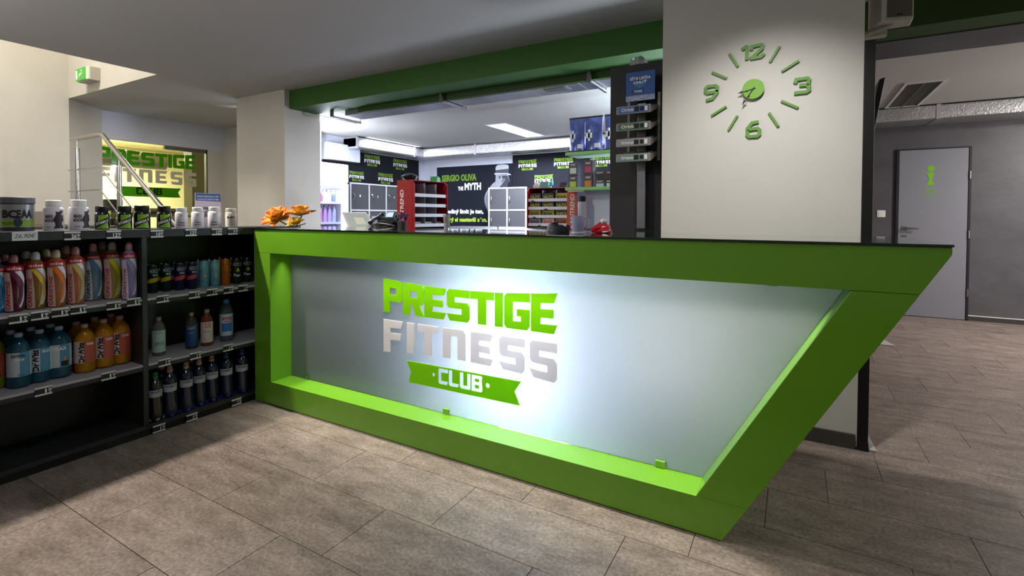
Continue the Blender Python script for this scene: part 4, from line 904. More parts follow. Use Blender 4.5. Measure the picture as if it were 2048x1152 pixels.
# things on top of the racks
bag = thing('crumpled_bag', 'small crumpled dark bag on top of the left red rack', 'bag', (-3.50, 4.02, 1.592))
bm_ = MB(); bm_.lathe([(.03, 0), (.075, .01), (.09, .035), (.06, .06), (.02, .07)], 12)
bm_.v = [(x*(1+.15*math.sin(7*x*40+z*90)), y*(1+.2*math.cos(y*80)), z) for x, y, z in bm_.v]; bm_.build('bag_body', mat('dark_film', '#1c1c1e', .3), bag)
gb = thing('green_box', 'small folded green and white box on top of the left red rack', 'box', (-3.46, 4.30, 1.592), .3)
MB().prism([(0, 0), (.13, 0), (.10, .05), (.03, .06)], (0, 0, 0), Y3, Z3, X3, .08).build('carton', mat('green_carton', '#4fae6a', .5), gb)
for i in range(4):
    p = at(1073+i*10, 372, Y=5.30); fg = thing('gel_tub', 'small white tub in the display box on the right rack, %s from the left' % ('first', 'second', 'third', 'fourth')[i], 'tub', (p.x, 5.30, 1.575), 0, 'tubs on top of the right rack')
    MB().lathe([(.018, 0), (.022, .01), (.022, .045), (.012, .055), (.018, .06), (.018, .08), (.008, .09)], 12).build('tub_body', WHITE if i < 3 else mat('teal_tub', '#5fb0b8', .4), fg, smooth=True)
p = at(1067, 373, Y=5.27)
bx_ = thing('display_box', 'open white and teal display box on top of the right red rack', 'box', (p.x, 5.26, 1.5525))
MB().box(0, .085, 0, .09, 0, .022).box(0, .085, 0, .004, .022, .04).build('tray_left', mat('pinkish_white', '#d8ccd2', .5), bx_)
MB().box(.089, .20, 0, .09, 0, .022).box(.089, .20, 0, .004, .022, .07).build('tray_right', mat('teal_carton', '#6f9aa4', .5), bx_)
p = at(1118, 372, Y=5.27)
tr = thing('dark_tray', 'small dark tilted carton tray on the right end of the red rack', 'tray', (p.x, 5.27, 1.5525))
MB().add([(0, 0, 0), (.08, 0, 0), (.08, .06, 0), (0, .06, 0), (.012, .01, .055), (.10, .01, .055), (.10, .07, .055), (.012, .07, .055)], [(0, 3, 2, 1), (4, 5, 6, 7), (0, 1, 5, 4), (1, 2, 6, 5), (2, 3, 7, 6), (3, 0, 4, 7)]).build('carton', CHAR, tr)

# shelving unit with lime edges
su = thing('shelving_unit', 'open shelving with two lime edged boards and pale back panel beside the dark cheek', 'shelf')
MB().box(-2.06, -.72, 5.30, 5.32, 1.081, 1.50).build('back_panel', mat('pale_panel', '#cfd6e4', .5), su)
gs = mat('lime_edge', '#7fc46a', .4); sw = mat('frosted_shelf', '#c4dcc8', .3)
for z in (1.875, 1.497):
    MB().box(-2.16, -.72, 5.02, 5.34, z+.004, z+.022).build('shelf_board', sw, su)
    MB().box(-2.165, -.72, 5.0, 5.02, z, z+.034).build('edge_strip', gs, su, bevel=.003)
for x in (-1.99, -.9): MB().box(x-.018, x+.018, 5.34, 5.37, 1.081, 1.93).build('upright', STEEL, su)
def top_z(i): return (1.875, 1.497)[i]+.023
def pouch(px, w_, label, dx=0):
    p = at(px, 300, Y=5.12); h_ = .385
    t = thing('protein_pouch', label, 'pouch', (p.x, 5.13, top_z(0)), 0, 'protein pouches on the top lime edged shelf')
    vs = []; fs = []; nx, nz = 6, 7
    for sgn in (-1, 1):
        for j in range(nz+1):
            for i in range(nx+1):
                u = i/nx-.5; q = j/nz; th = .055*(1-q)**.6*math.cos(u*PI)**.5 if abs(u) < .5 and q < 1 else .002
                ww = w_*(1-.10*math.sin(PI*q)); vs.append((u*ww, sgn*max(.002, th)*(1+.15*math.sin(5*u*7+q*9)), q*h_+.004*math.sin(u*20)))
    m_ = (nx+1)*(nz+1)
    for o_ in (0, m_):
        for j in range(nz):
            for i in range(nx): a = o_+j*(nx+1)+i; fs.append((a, a+1, a+nx+2, a+nx+1))
    for j in range(nz):
        for i in (0, nx): a = j*(nx+1)+i; fs.append((a, a+nx+1, a+nx+1+m_, a+m_))
    for i in range(nx):
        for j in (0, nz): a = j*(nx+1)+i; fs.append((a, a+1, a+1+m_, a+m_))
    MB().add(vs, fs).build('pouch_body', mat('blue_foil', '#6a76b8', .25, .6, noise=.35, nscale=14), t, smooth=True)
    MB().box(-w_*.5, w_*.5, -.004, .004, h_, h_+.016).build('seal', BLACK, t)
    MB().box(-w_*.34, -w_*.02, -.058, -.05, .16, .215).box(-w_*.22, -w_*.12, -.058, -.05, .13, .25).build('cross_print', PRINT_W, t)
    MB().box(w_*.12, w_*.42, -.058, -.05, .055, .10).build('white_patch', PRINT_W, t)
    MB().box(-w_*.47, w_*.47, -.060, -.045, .0, .035).build('dark_foot', BLACK, t)
    return t
pouch(1154, .185, 'blue foil pouch at the left end of the top lime edged shelf'); pouch(1187, .205, 'middle blue foil pouch on the top lime edged shelf'); pouch(1226, .19, 'blue foil pouch partly hidden by the dark cheek panel')
def stack(px, z, w_, h_, col, lab_c, label, grp, word='WHEY'):
    p = at(px, 350, Y=5.06)
    t = thing('supplement_box', label, 'box', (p.x, 5.06, z), 0, grp)
    MB().box(-w_/2, w_/2, 0, .10, 0, h_).build('carton', mat('sup_'+col, col, .4, noise=.2, nscale=40), t)
    MB().box(-w_*.36, w_*.36, -.002, 0, h_*.12, h_*.55 if lab_c[0] != 'W' else h_*.7).build('label', mat('suplab_'+lab_c, lab_c, .5), t)
    flat_text(MB(), word, (-w_*.3, -.0025, h_*.70), X3, Z3, w_*.6, h_*.16).build('lettering', PRINT_W, t)
tz = top_z(1)
for k in (0, 1):
    stack(1146, tz+k*.146, .10, .142, '#20243f', ('#b4c040', '#cfd8d0')[k], 'dark navy box with %s label at the left of the lower lime shelf' % ('yellow green', 'pale')[k], 'boxes on the lower lime edged shelf')
    stack(1176, tz+k*.151, .10, .148, '#2c2024', ('#c87828', '#b83a72')[k], 'dark box with %s label in the middle of the lower lime shelf' % ('orange', 'pink')[k], 'boxes on the lower lime edged shelf')
for k in (0, 1):
    for j in (0, 1): stack(1200+j*21, tz+k*.092, .115, .088, '#15181f', '#1a1c22' if k else '#aab4c4', 'wide black box with %s label at the right of the lower lime shelf, %s' % (('white', 'dark')[k], ('left', 'right')[j]), 'boxes on the lower lime edged shelf', 'BUDDY')
bt = thing('big_shaker', 'tall clear shaker bottle with dark lid against the pale panel', 'shaker', (at(1165, 400, Y=5.2).x, 5.2, 1.081))
MB().lathe([(.045, 0), (.05, .01), (.055, .28), (.05, .30)], 20).build('body', mat('frosted_clear', '#c4c8d0', .3, trans=.4), bt, smooth=True)
MB().lathe([(.028, .30), (.033, .31), (.036, .35), (.028, .36)], 18).build('lid', BLACK, bt, smooth=True)

# ---- things on the counter's glass top
ZC = 1.1368
jg = thing('measuring_jug', 'small clear plastic jug with handle on the glass top', 'jug', (-.975, 2.42, ZC))
CP = mat('jug_plastic', '#c4c8e4', .12, trans=.55, ior=1.2)
MB().lathe([(.028, 0), (.029, .004), (.035, .085), (.0335, .085), (.0275, .006), (.001, .006)], 20).build('body', CP, jg, smooth=True)
MB().tube([(.033, 0, .076), (.056, 0, .072), (.058, 0, .045), (.032, 0, .018)], .004, 8).build('handle', CP, jg, smooth=True)
MB().lathe([(.033, 0), (.033, .003)], 20, (0, 0, -.0005)).build('base', WHITE, jg)
gl = thing('drinking_glass', 'ribbed drinking glass on the glass top left of the poster words', 'glass', (-1.90, 2.53, ZC))
gm = MB(); gm.lathe([(.016, 0), (.017, .004), (.0235, .092), (.0222, .092), (.0158, .008), (.001, .008)], 20)
gm.build('body', mat('ribbed_glass', '#e8ecf0', .05, trans=.85, ior=1.3), gl)
dk = thing('dark_pouch', 'dark padded cloth pouch lying on the glass top before the right red rack', 'pouch', (-1.04, 2.31, ZC), .1)
vs = []; fs = []; na, nb = 12, 6
for j in range(nb+1):
    for i in range(na):
        a = 2*PI*i/na; q = j/nb; r = math.cos(q*PI/2)**.45; hgt = .044*math.sin(q*PI/2)*(1-.25*math.cos(a)*.8)
        vs.append((.060*math.cos(a)*r*(1+.08*math.sin(3*a)), .045*math.sin(a)*r, hgt+.004*math.sin(a*4+q*5)*q))
for j in range(nb):
    for i in range(na): fs.append((j*na+i, j*na+(i+1) % na, (j+1)*na+(i+1) % na, (j+1)*na+i))
fs.append(tuple(range(na))[::-1])
MB().add(vs, fs).build('pouch_body', mat('navy_nylon', '#20242c', .5, bump=.3, bscale=400), dk, smooth=True)
MB().tube([(-.058, -.02, .012), (-.01, -.044, .012), (.05, -.028, .010)], .0018, 6).build('zip', DSTEEL, dk)
MB().prism([(0, 0), (.020, .004), (.026, .030), (.010, .036)], (.040, -.01, .006), X3, Z3, Y3, .02).build('flap', mat('navy_nylon'), dk)
rb = thing('red_bag', 'glossy red plastic bag on the glass top beside the dark cheek panel', 'bag', (-.84, 2.40, ZC))
random.seed(11)
mb = MB()
for j in range(6):
    for i in range(10):
        a = 2*PI*i/10; r = (.050, .058, .052, .040, .025, .008)[j]*(1+random.uniform(-.18, .18)); mb.v.append((r*math.cos(a), r*math.sin(a)*.8, (0, .010, .024, .036, .044, .05)[j]*(1+random.uniform(-.1, .1))))
mb.f = [(j*10+i, j*10+(i+1) % 10, (j+1)*10+(i+1) % 10, (j+1)*10+i) for j in range(5) for i in range(10)]+[tuple(range(10))[::-1], tuple(range(50, 60))]; mb.mi = [0]*len(mb.f)
mb.build('bag_body', mat('red_film', '#a01424', .2, coat=.5), rb)
MB().lathe([(.012, 0), (.018, .01), (.015, .022), (.005, .026)], 8, (.012, 0, .046)).build('white_top', mat('crumpled_white', '#c8c4c8', .4), rb)

# flowers at the left end of the counter
fl = thing('artificial_flowers', 'orange and yellow artificial flowers at the left end of the counter', 'flowers', (-3.0, 2.22, ZC))
pm = bpy.data.materials.new('petal'); pm.use_nodes = True; nt = pm.node_tree; bs = nt.nodes['Principled BSDF']; bs.inputs['Roughness'].default_value = .55
tc = nt.nodes.new('ShaderNodeTexCoord'); sp = nt.nodes.new('ShaderNodeSeparateXYZ'); rp_ = nt.nodes.new('ShaderNodeValToRGB')
nt.links.new(tc.outputs['Object'], sp.inputs[0]); mr = nt.nodes.new('ShaderNodeMapRange'); mr.inputs[1].default_value = 0; mr.inputs[2].default_value = .125
nt.links.new(sp.outputs[0], mr.inputs[0]); nt.links.new(mr.outputs[0], rp_.inputs[0]); nt.links.new(rp_.outputs[0], bs.inputs['Base Color'])
cr = rp_.color_ramp; cr.elements[0].color = hexc('#b8a020'); cr.elements[1].color = hexc('#b8402c'); e = cr.elements.new(.38); e.color = hexc('#e8bc48'); e = cr.elements.new(.66); e.color = hexc('#e07a34')
def petal_mesh(L, W_, curl):
    vs = []; fs = []; n = 7
    for i in range(n+1):
        t_ = i/n; w_ = W_*math.sin(PI*min(1, t_*.92+.06))**.8*(1-.3*t_); x = L*t_*math.cos(curl*t_*.5); z = L*math.sin(curl*t_)*.55
        for s_ in (-1, -.5, 0, .5, 1): vs.append((x, w_*s_, z+abs(s_)*w_*.45+(.0 if s_ else -.001)))
    for i in range(n):
        for k in range(4): a = i*5+k; fs.append((a, a+1, a+6, a+5))
    return MB().add(vs, fs)
def bloom(c, R, layers, tilt, dirn):
    b = bpy.data.objects.new('bloom', None); COL.objects.link(b); b.parent = fl; b.location = c; b.empty_display_size = .02
    b.rotation_euler = (tilt*math.cos(dirn), tilt*math.sin(dirn), 0)
    for li in range(layers):
        n_ = 7-li; src = petal_mesh(R*(1-.13*li), R*.36, .9+.25*li)
        first_ = src.build('petal', pm, b, smooth=True); md = first_.modifiers.new('thick', 'SOLIDIFY'); md.thickness = .0012
        for i in range(n_):
            o = first_ if i == 0 else first_.copy()
            if i: COL.objects.link(o)
            o.rotation_euler = (random.uniform(-.15, .15), .12-.42*li+random.uniform(-.1, .1), 2*PI*i/n_+li*.45)
    MB().lathe([(.001, 0), (R*.14, .004), (R*.12, .014), (.001, .02)], 10).build('flower_centre', mat('stamen_gold', '#c09820', .6), b)
bloom((-.075, -.03, .045), .125, 3, .62, .2)
bloom((.065, .03, .080), .110, 3, .10, .5)
bloom((.095, -.03, .022), .065, 2, .5, .3)
MB().tube([(-.085, -.03, .05), (-.02, .0, .012), (.05, .01, .010), (.095, .02, .08)], .004, 8).tube([(.05, .01, .010), (.12, .03, .028)], .003, 8).build('stem', mat('stem_green', '#4a5a20', .6), fl)
MB().prism([(0, 0), (.05, .012), (.09, 0), (.05, -.014)], (0, 0, .012), (1, .2, 0), (0, 1, .3), (0, 0, 1), .0015).build('leaf', mat('leaf_green', '#5a7028', .6), fl)

# monitor, phone, cup and plant on the service desk
mo = thing('touch_monitor', 'light grey touch monitor leaning back on the service desk', 'monitor', (-3.02, 3.0, 1.0855))
a_, b_, c__, d_ = [at(x, y, Y=yy) for x, y, yy in ((683, 424, 3.14), (733, 424, 3.14), (757, 462, 2.96), (700, 462, 2.96))]
def shift(v, o): return Vector(v)-Vector((-3.02, 3.0, .97))-Vector(o)
P4 = [Vector(v)-mo.location for v in (d_, c__, b_, a_)]
down = (P4[0]-P4[3]).normalized(); P4[0] = P4[0]+down*.006; P4[1] = P4[1]+(P4[1]-P4[2]).normalized()*.006
nrm = (P4[1]-P4[0]).cross(P4[3]-P4[0]).normalized()
if nrm.y > 0: nrm = -nrm
def quad_slab(P, n_, t_): return MB().add(P+[p-n_*t_ for p in P], [(0, 1, 2, 3), (7, 6, 5, 4), (0, 4, 5, 1), (1, 5, 6, 2), (2, 6, 7, 3), (3, 7, 4, 0)])
quad_slab(P4, nrm, .03).build('housing', mat('grey_bezel', '#a8aab4', .4), mo, bevel=.003)
cen = sum(P4, Vector())/4; P5 = [cen+(p-cen)*.80+nrm*.002 for p in P4]; quad_slab(P5, nrm, .0015).build('screen', mat('screen_off', '#9aa6a8', .25), mo)
P6 = [cen+(p-cen)*.36+nrm*.004+(P4[1]-P4[0])*.06 for p in P4]; quad_slab(P6, nrm, .0012).build('paper_note', mat('note_cream', '#b4b8b0', .6), mo)
MB().box(-.10, .10, -.02, .12, .0005, .012).box(-.03, .03, .03, .06, .012, .13).build('stand', mat('grey_bezel'), mo)
pp = at(765, 452, Y=2.92)
ph = thing('desk_phone', 'black desk phone with small lit display beside the monitor', 'phone', (pp.x, 2.92, 1.0855))
KB = mat('phone_black', '#1c1c20', .35)
MB().prism([(-.09, 0), (.10, 0), (.10, .115), (.06, .12), (-.09, .03)], (-.11, 0, 0), Y3, Z3, X3, .22).build('phone_body', KB, ph, bevel=.004)
MB().tube([(-.085, -.05, .075), (-.09, .0, .105), (-.09, .05, .125), (-.085, .09, .145)], [.018, .012, .012, .018], 10).tube([(-.06, -.06, .06), (.0, -.05, .075), (.08, -.04, .07), (.15, -.02, .055)], [.006]*4, 8).build('handset', KB, ph, smooth=True)
dq = MB().prism([(0, 0), (.085, 0), (.085, .06), (0, .06)], (.0, .035, .115), X3, (0, .45, .89), (0, .89, -.45), .01); dq.build('display_frame', KB, ph)
MB().prism([(0, 0), (.065, 0), (.065, .042), (0, .042)], (.010, .033, .124), X3, (0, .45, .89), (0, -.89, .45), .002).build('display', mat('lit_display', '#90b0d8', .4, emit='#a8c4e8', estr=.7), ph)
for i in range(4):
    for j in range(3): MB().box(-.045+.022*j, -.031+.022*j, -.06+.026*i, -.044+.026*i, .045+.015*i, .053+.015*i).build('key', mat('key_grey', '#5c5c62', .4), ph)
pc = at(786, 440, Y=3.0)
cu_ = thing('pen_cup', 'pale cup with small items between the phone and the purple flowers', 'cup', (pc.x, 3.03, 1.0855))
MB().lathe([(.028, 0), (.034, .005), (.036, .12), (.033, .12), (.026, .01), (.001, .01)], 16).build('cup_body', mat('pale_cup', '#b8bcc0', .4), cu_, smooth=True)
MB().tube([(.01, 0, .02), (.014, .005, .16)], .004, 6).tube([(-.012, 0, .02), (-.02, .0, .155)], .004, 6).lathe([(.005, 0), (.016, .01), (.014, .03), (.004, .035)], 8, (-.005, .01, .12)).build('pens', mat('pen_teal', '#4a6a70', .4), cu_)
pv = at(801, 452, Y=2.95)
pu = thing('potted_flowers', 'small pot of dark purple flowers in front of the left red rack', 'plant', (pv.x, 2.97, 1.0855))
MB().lathe([(.030, 0), (.040, .09), (.036, .09), (.001, .08)], 14).build('pot', mat('pot_dark', '#3a3638', .5), pu, smooth=True)
lf = MB(); random.seed(5)
for i in range(46):
    a = random.uniform(0, 2*PI); e_ = random.uniform(.1, 1.3); r_ = random.uniform(.03, .055); c = Vector((math.cos(a)*math.cos(e_)*r_, math.sin(a)*math.cos(e_)*r_, .10+math.sin(e_)*r_*1.1))
    u_ = Vector((math.cos(a+1), math.sin(a+1), .3))*.013; v_ = Vector((-math.sin(a)*.3, .2, 1)).normalized()*.016; lf.add([c-u_, c-v_, c+u_, c+v_], [(0, 1, 2, 3)], 0 if i % 6 else 1)
lf.build('blossoms', [mat('purple_petals', '#4a1a50', .6), mat('yellow_petals', '#b8a070', .6)], pu)['kind'] = 'stuff'
MB().tube([(0, 0, .08), (.0, .0, .13)], .006, 6).build('stem', mat('stem_green'), pu)
# small sink tap seen between the lockers and the counter
tp = at(996, 462, Y=4.3); ta = thing('small_tap', 'tiny steel tap standing on the back counter under the lockers', 'tap', (tp.x, 4.30, 1.081))
MB().tube([(0, 0, 0), (0, 0, .035), (.002, -.006, .045), (.002, -.02, .045)], .006, 8).build('tap_body', STEEL, ta, smooth=True)

# ================================================================== GUM STAND ON THE DARK CHEEK PANEL
gs_ = thing('gum_stand', 'grey plastic four tier gum stand with blue sign on a silver pole', 'stand', (0, 0, 0))
GP = mat('grey_stand_plastic', '#8e8b82', .45)
MB().box(-.955, -.898, 3.455, 3.470, 1.137, 2.0).build('pole', mat('pole_silver', '#7e7e84', .35, .7), gs_, bevel=.002)
MB().box(-.99, -.86, 3.38, 3.49, 1.06, 1.075).build('pole_foot', DSTEEL, gs_)
for x in (-1.020, -.815): MB().box(x, x+.018, 3.435, 3.455, 1.60, 2.06).build('rail', GP, gs_, bevel=.002)
tz_ = [(1.905, '#2458a8', 'Orbit'), (1.795, '#245f34', 'Orbit'), (1.690, '#8e8e96', 'Airwaves'), (1.590, '#6f8a84', 'Airwaves')]
for z, c_, wd in tz_:
    tr_ = MB().prism([(3.28, z), (3.435, z+.055), (3.435, z+.068), (3.28, z+.012)], (-1.045, 0, 0), Y3, Z3, X3, .225)
    tr_.box(-1.045, -.82, 3.27, 3.28, z-.008, z+.045).prism([(3.28, z-.006), (3.45, z+.05), (3.45, z+.075), (3.28, z+.035)], (-1.050, 0, 0), Y3, Z3, X3, .006).prism([(3.28, z-.006), (3.45, z+.05), (3.45, z+.075), (3.28, z+.035)], (-.824, 0, 0), Y3, Z3, X3, .006)
    tro = tr_.build('tray', GP, gs_, bevel=.0012)
    q = MB().box(-1.035, -.832, 3.267, 3.2695, z-.002, z+.040); q.build('tray_label', mat('gum_'+c_, c_, .35), tro)
    flat_text(MB(), wd, (-1.012, 3.266, z+.008), X3, Z3, .085, .022).build('lettering', PRINT_W, tro)
    MB().box(-.925, -.895, 3.2645, 3.267, z+.004, z+.034).box(-.886, -.862, 3.2645, 3.267, z+.006, z+.032).build('code_print', PRINT_K, tro)
    MB().box(-.857, -.838, 3.2645, 3.267, z+.004, z+.034).build('code_print', PRINT_W, tro)
    for i in range(5):
        gp = thing('gum_pack', 'gum pack lying in the %s tier of the gum stand, %s' % ({1.905: 'top', 1.795: 'second', 1.690: 'third', 1.590: 'lowest'}[z], ('at the left end', 'left of the middle', 'in the middle', 'right of the middle', 'at the right end')[i]), 'packet', (-1.028+.040*i, 3.29, z+.0175), 0, 'gum packs in the gum stand')
        MB().prism([(0, 0), (.13, .0465), (.13, .0585), (0, .012)], (0, 0, 0), Y3, Z3, X3, .034).build('wrapper', mat('gumw_'+c_, c_, .3, noise=.5, nscale=140), gp)
sg = MB().box(-1.022, -.826, 3.405, 3.412, 2.008, 2.205).build('sign_board', mat('sign_blue', '#1c4f96', .4), gs_)
MB().box(-1.022, -.826, 3.4035, 3.405, 2.008, 2.045).build('snow_print', mat('snow', '#9aa8c8', .5, noise=.6, nscale=160), sg)
mb = MB()
flat_text(mb, 'EŠTE LEPŠIA', (-.993, 3.403, 2.150), X3, Z3, .140, .024); flat_text(mb, 'CHUŤ', (-.972, 3.403, 2.122), X3, Z3, .092, .024, bold=.04); flat_text(mb, 'Orbit', (-.965, 3.4015, 2.064), X3, Z3, .055, .018); mb.build('lettering', PRINT_W, sg)
MB().prism([(-.985, 2.058), (-.905, 2.062), (-.905, 2.09), (-.985, 2.086)], (0, 3.402, 0), X3, Z3, Y3, .002).build('pack_print', mat('pack_navy', '#15386e', .4), sg)
MB().prism([(-.97, 2.118), (-.885, 2.118), (-.92, 2.095), (-.935, 2.095)], (0, 3.4035, 0), X3, Z3, Y3, .001).build('diamond_print', mat('diamond', '#2f74c0', .4), sg)
pb = thing('plastic_bag', 'crumpled clear plastic bag with brown contents on top of the dark cheek panel', 'bag', (-1.02, 3.70, 2.2855))
random.seed(4); mb = MB()
for j in range(6):
    for i in range(9):
        a = 2*PI*i/9; r = (.050, .060, .056, .050, .046, .020)[j]*(1+random.uniform(-.22, .22)); mb.v.append((r*math.cos(a)*1.1, r*math.sin(a)*.7, (0, .022, .050, .075, .100, .115)[j]*(1+random.uniform(-.08, .08))))
mb.f = [(j*9+i, j*9+(i+1) % 9, (j+1)*9+(i+1) % 9, (j+1)*9+i) for j in range(5) for i in range(9)]+[tuple(range(9))[::-1], tuple(range(45, 54))]; mb.mi = [0]*len(mb.f)
mb.build('film', mat('crumpled_film', '#b8c0bc', .15, trans=.5, ior=1.2), pb)
MB().lathe([(.035, 0.001), (.045, .02), (.04, .05), (.015, .065)], 10).build('contents', mat('brown_contents', '#6a4a3c', .6), pb)

# ================================================================== WALL CLOCK
ck = thing('wall_clock', 'green wall clock of separate numerals and bars on the white pillar', 'clock', (-.216, 3.17, 1.943))
CG = mat('clock_green', '#5c8a3c', .5); CGE = mat('clock_dark', '#141418', .4)
MB().prism([(.056*math.cos(2*PI*i/36), .056*math.sin(2*PI*i/36)) for i in range(36)], (0, -.020, 0), X3, Z3, Y3, .012).build('centre_disc', mat('clock_disc', '#6a9c32', .5), ck)
MB().box(-.03, .03, -.008, -.001, -.03, .03).build('movement', CGE, ck)
def stroke(pts, w_, name='numeral', sc=1.0, oc=(0, 0)):
    mb = MB()
    for j, ((x0, z0), (x1, z1)) in enumerate(zip(pts, pts[1:])):
        a = Vector((x0, z0)); b = Vector((x1, z1)); d = (b-a).normalized(); nn = Vector((-d.y, d.x))*w_/2; e = d*w_*.28
        mb.prism([tuple(a-nn-e), tuple(b-nn+e), tuple(b+nn+e), tuple(a+nn-e)], (oc[0], -.011-.0002*(j % 2), oc[1]), X3, Z3, Y3, .009)
    return mb
W_ = .0185
def num(strokes, oc):
    mb = MB()
    for s_ in strokes: m2 = stroke(s_, W_, oc=oc); mb.add(m2.v, m2.f)
    mb.build('numeral', CG, ck, bevel=.0012)
num([[(-.058, .024), (-.040, .034), (-.036, .032)], [(-.036, .036), (-.036, -.036)], [(-.012, .014), (-.010, .030), (.036, .034), (.044, .026), (.040, .010), (-.014, -.036), (.036, -.034), (.048, -.022)]], (.0, .212))
num([[(-.030, .018), (-.026, .034), (.026, .036), (.034, .026), (.032, .008), (.022, .001), (-.006, .001)], [(.022, .001), (.034, -.010), (.034, -.030), (.022, -.038), (-.030, -.038)]], (.236, -.008))
num([[(.022, .040), (-.006, .036), (-.030, .006), (-.030, -.030), (-.020, -.040), (.022, -.040), (.032, -.030), (.032, -.006), (.022, .003), (-.026, .001)]], (.002, -.226))
num([[(.034, .006), (-.020, .002), (-.030, .010), (-.030, .030), (-.018, .040), (.024, .040), (.034, .030), (.032, -.002), (.008, -.034), (-.022, -.040)]], (-.224, .006))
for h_ in (1, 2, 4, 5, 7, 8, 10, 11):
    a = PI/2-h_*PI/6; r0, r1 = (.165, .252)
    m2 = stroke([(r0*math.cos(a), r0*math.sin(a)), (r1*math.cos(a), r1*math.sin(a))], .013); m2.build('hour_bar', CG, ck, bevel=.001)
def hand(dx, dz, L, off):
    d = Vector((dx, dz)).normalized(); n_ = Vector((-d.y, d.x)); mb = MB()
    P = lambda a, b: tuple(d*a+n_*b)
    mb.prism([P(-.012, -.0018), P(L*.75, -.0012), P(L*.75, .0012), P(-.012, .0018)], (0, off, 0), X3, Z3, Y3, .0012)
    mb.prism([P(L*.72, 0), P(L*.66, .012), P(L*.76, .006), P(L, 0), P(L*.76, -.006), P(L*.66, -.012)], (0, off, 0), X3, Z3, Y3, .0012)
    mb.prism([P(L*.3, .001), P(L*.4, .007), P(L*.5, .001)], (0, off, 0), X3, Z3, Y3, .0012); mb.build('hand', CGE, ck)
hand(-.072, -.016, .082, -.024); hand(-.052, -.080, .105, -.027)

# ================================================================== RIGHT SIDE
sp_ = thing('loudspeaker', 'white wall loudspeaker with grey grille at the top right of the pillar', 'speaker', (0, 0, 0))
prf = [(.332, 3.42), (.376, 3.27), (.392, 3.262), (.515, 3.30), (.52, 3.42)]
MB().prism(prf, (0, 0, 2.245), X3, Y3, Z3, .34).build('cabinet', OFFW, sp_, bevel=.008)
MB().prism([(.400, 3.258), (.508, 3.291), (.508, 3.297), (.400, 3.264)], (0, 0, 2.262), X3, Y3, Z3, .30).build('grille', mat('speaker_grille', '#5f5b54', .7, bump=.5, bscale=500), sp_)
MB().prism([(.444, 3.2695), (.468, 3.2765), (.468, 3.2755), (.444, 3.2685)], (0, 0, 2.268), X3, Y3, Z3, .008).build('badge', BLACK, sp_)
MB().box(.300, .42, 3.40, 3.46, 2.215, 2.245).tube([(.30, 3.43, 2.23), (.36, 3.36, 2.225), (.44, 3.34, 2.245)], .012, 8).box(.297, .305, 3.36, 3.50, 2.19, 2.30).build('bracket', OFFW, sp_)
po = thing('black_post', 'slim black post standing against the right edge of the pillar', 'post', (0, 0, 0))
MB().box(.298, .345, 3.165, 3.24, 0, 2.13).build('post_body', BLACK, po, bevel=.002)
MB().box(.292, .349, 3.158, 3.245, 0, .012).box(.298, .347, 3.160, 3.245, .012, .045).build('post_foot', BLACK, po, bevel=.002)
tv = thing('wall_screen', 'black flat screen seen edge on, tilted forward beside the black post', 'screen', (0, 0, 0))
MB().prism([(3.55, 1.62), (3.60, 1.62), (3.86, 2.06), (3.82, 2.085)], (.392, 0, 0), Y3, Z3, X3, .02)
q_ = [at(1771, 154, Y=3.62), at(1759, 158, Y=3.62), at(1743, 232, Y=3.62), at(1742, 292, Y=3.62)]
MB().prism([(p.x, p.z) for p in q_], (0, 3.62, 0), X3, Z3, Y3, .62).build('screen_body', BLACK, tv, bevel=.003)
MB().box(.297, .39, 3.85, 3.93, 1.75, 1.90).build('wall_mount', DSTEEL, tv)
PLM = mat('floor_plate_grey', '#b4b2ae', .45)
for (x0, x1, y0, y1), lab in (((.350, .384, 3.175, 3.50), 'light grey triangular floor plate beside the foot of the black post'), ((.72, .836, 5.88, 6.22), 'light grey floor plate further back in the corridor')):
    f_ = thing('floor_plate', lab, 'plate', (x0, y0, 0))
    MB().prism([(0, 0), (x1-x0, 0), ((x1-x0)*.35, y1-y0), (0, y1-y0)], (0, 0, .0006), X3, Y3, Z3, .008).build('plate', PLM, f_, bevel=.002)
for px, py, lab in ((1762.5, 427.5, 'upper white light switch left of the grey door'), (1761.5, 482, 'lower white switch just above the counter edge')):
    p = at(px, py, Y=7.82); sw_ = thing('light_switch', lab, 'switch', (p.x, 7.83, p.z))
    MB().box(-.043, .043, -.008, 0, -.043, .043).build('cover', WHITE, sw_, bevel=.002); MB().box(-.028, .028, -.011, -.008, -.028, .028).build('rocker', WHITE, sw_, bevel=.001)
cd = thing('ventilation_duct', 'glittering foil duct along the top of the corridor wall', 'duct')
MB().box(.30, 4.9, 7.30, 7.80, 2.335, 2.488).build('duct_body', FOIL, cd, bevel=.012)
MB().box(1.36, 1.40, 7.292, 7.80, 2.328, 2.492).build('joint_band', mat('foil_tape'), cd)
MB().box(.30, 4.9, 7.30, 7.33, 2.488, 2.4985).build('hanger_rail', mat('rail_black', '#1c1c1e', .5), cd)
vt = thing('louvre_light', 'unlit louvred ceiling light in the corridor ceiling', 'ceiling light')
vx0, vx1, vy0, vy1 = .885, 1.20, 6.03, 7.27
MB().box(vx0, vx1, vy0, vy0+.03, 2.485, 2.4995).box(vx0, vx1, vy1-.02, vy1, 2.485, 2.4995).box(vx0, vx0+.025, vy0+.03, vy1-.02, 2.485, 2.4995).box(vx1-.025, vx1, vy0+.03, vy1-.02, 2.485, 2.4995).build('frame', WHITE, vt)
MB().box(vx0+.025, vx1-.025, vy0+.03, vy1-.02, 2.496, 2.4995).build('back_plate', mat('louvre_back', '#8e8b84', .5), vt)
sl0 = None
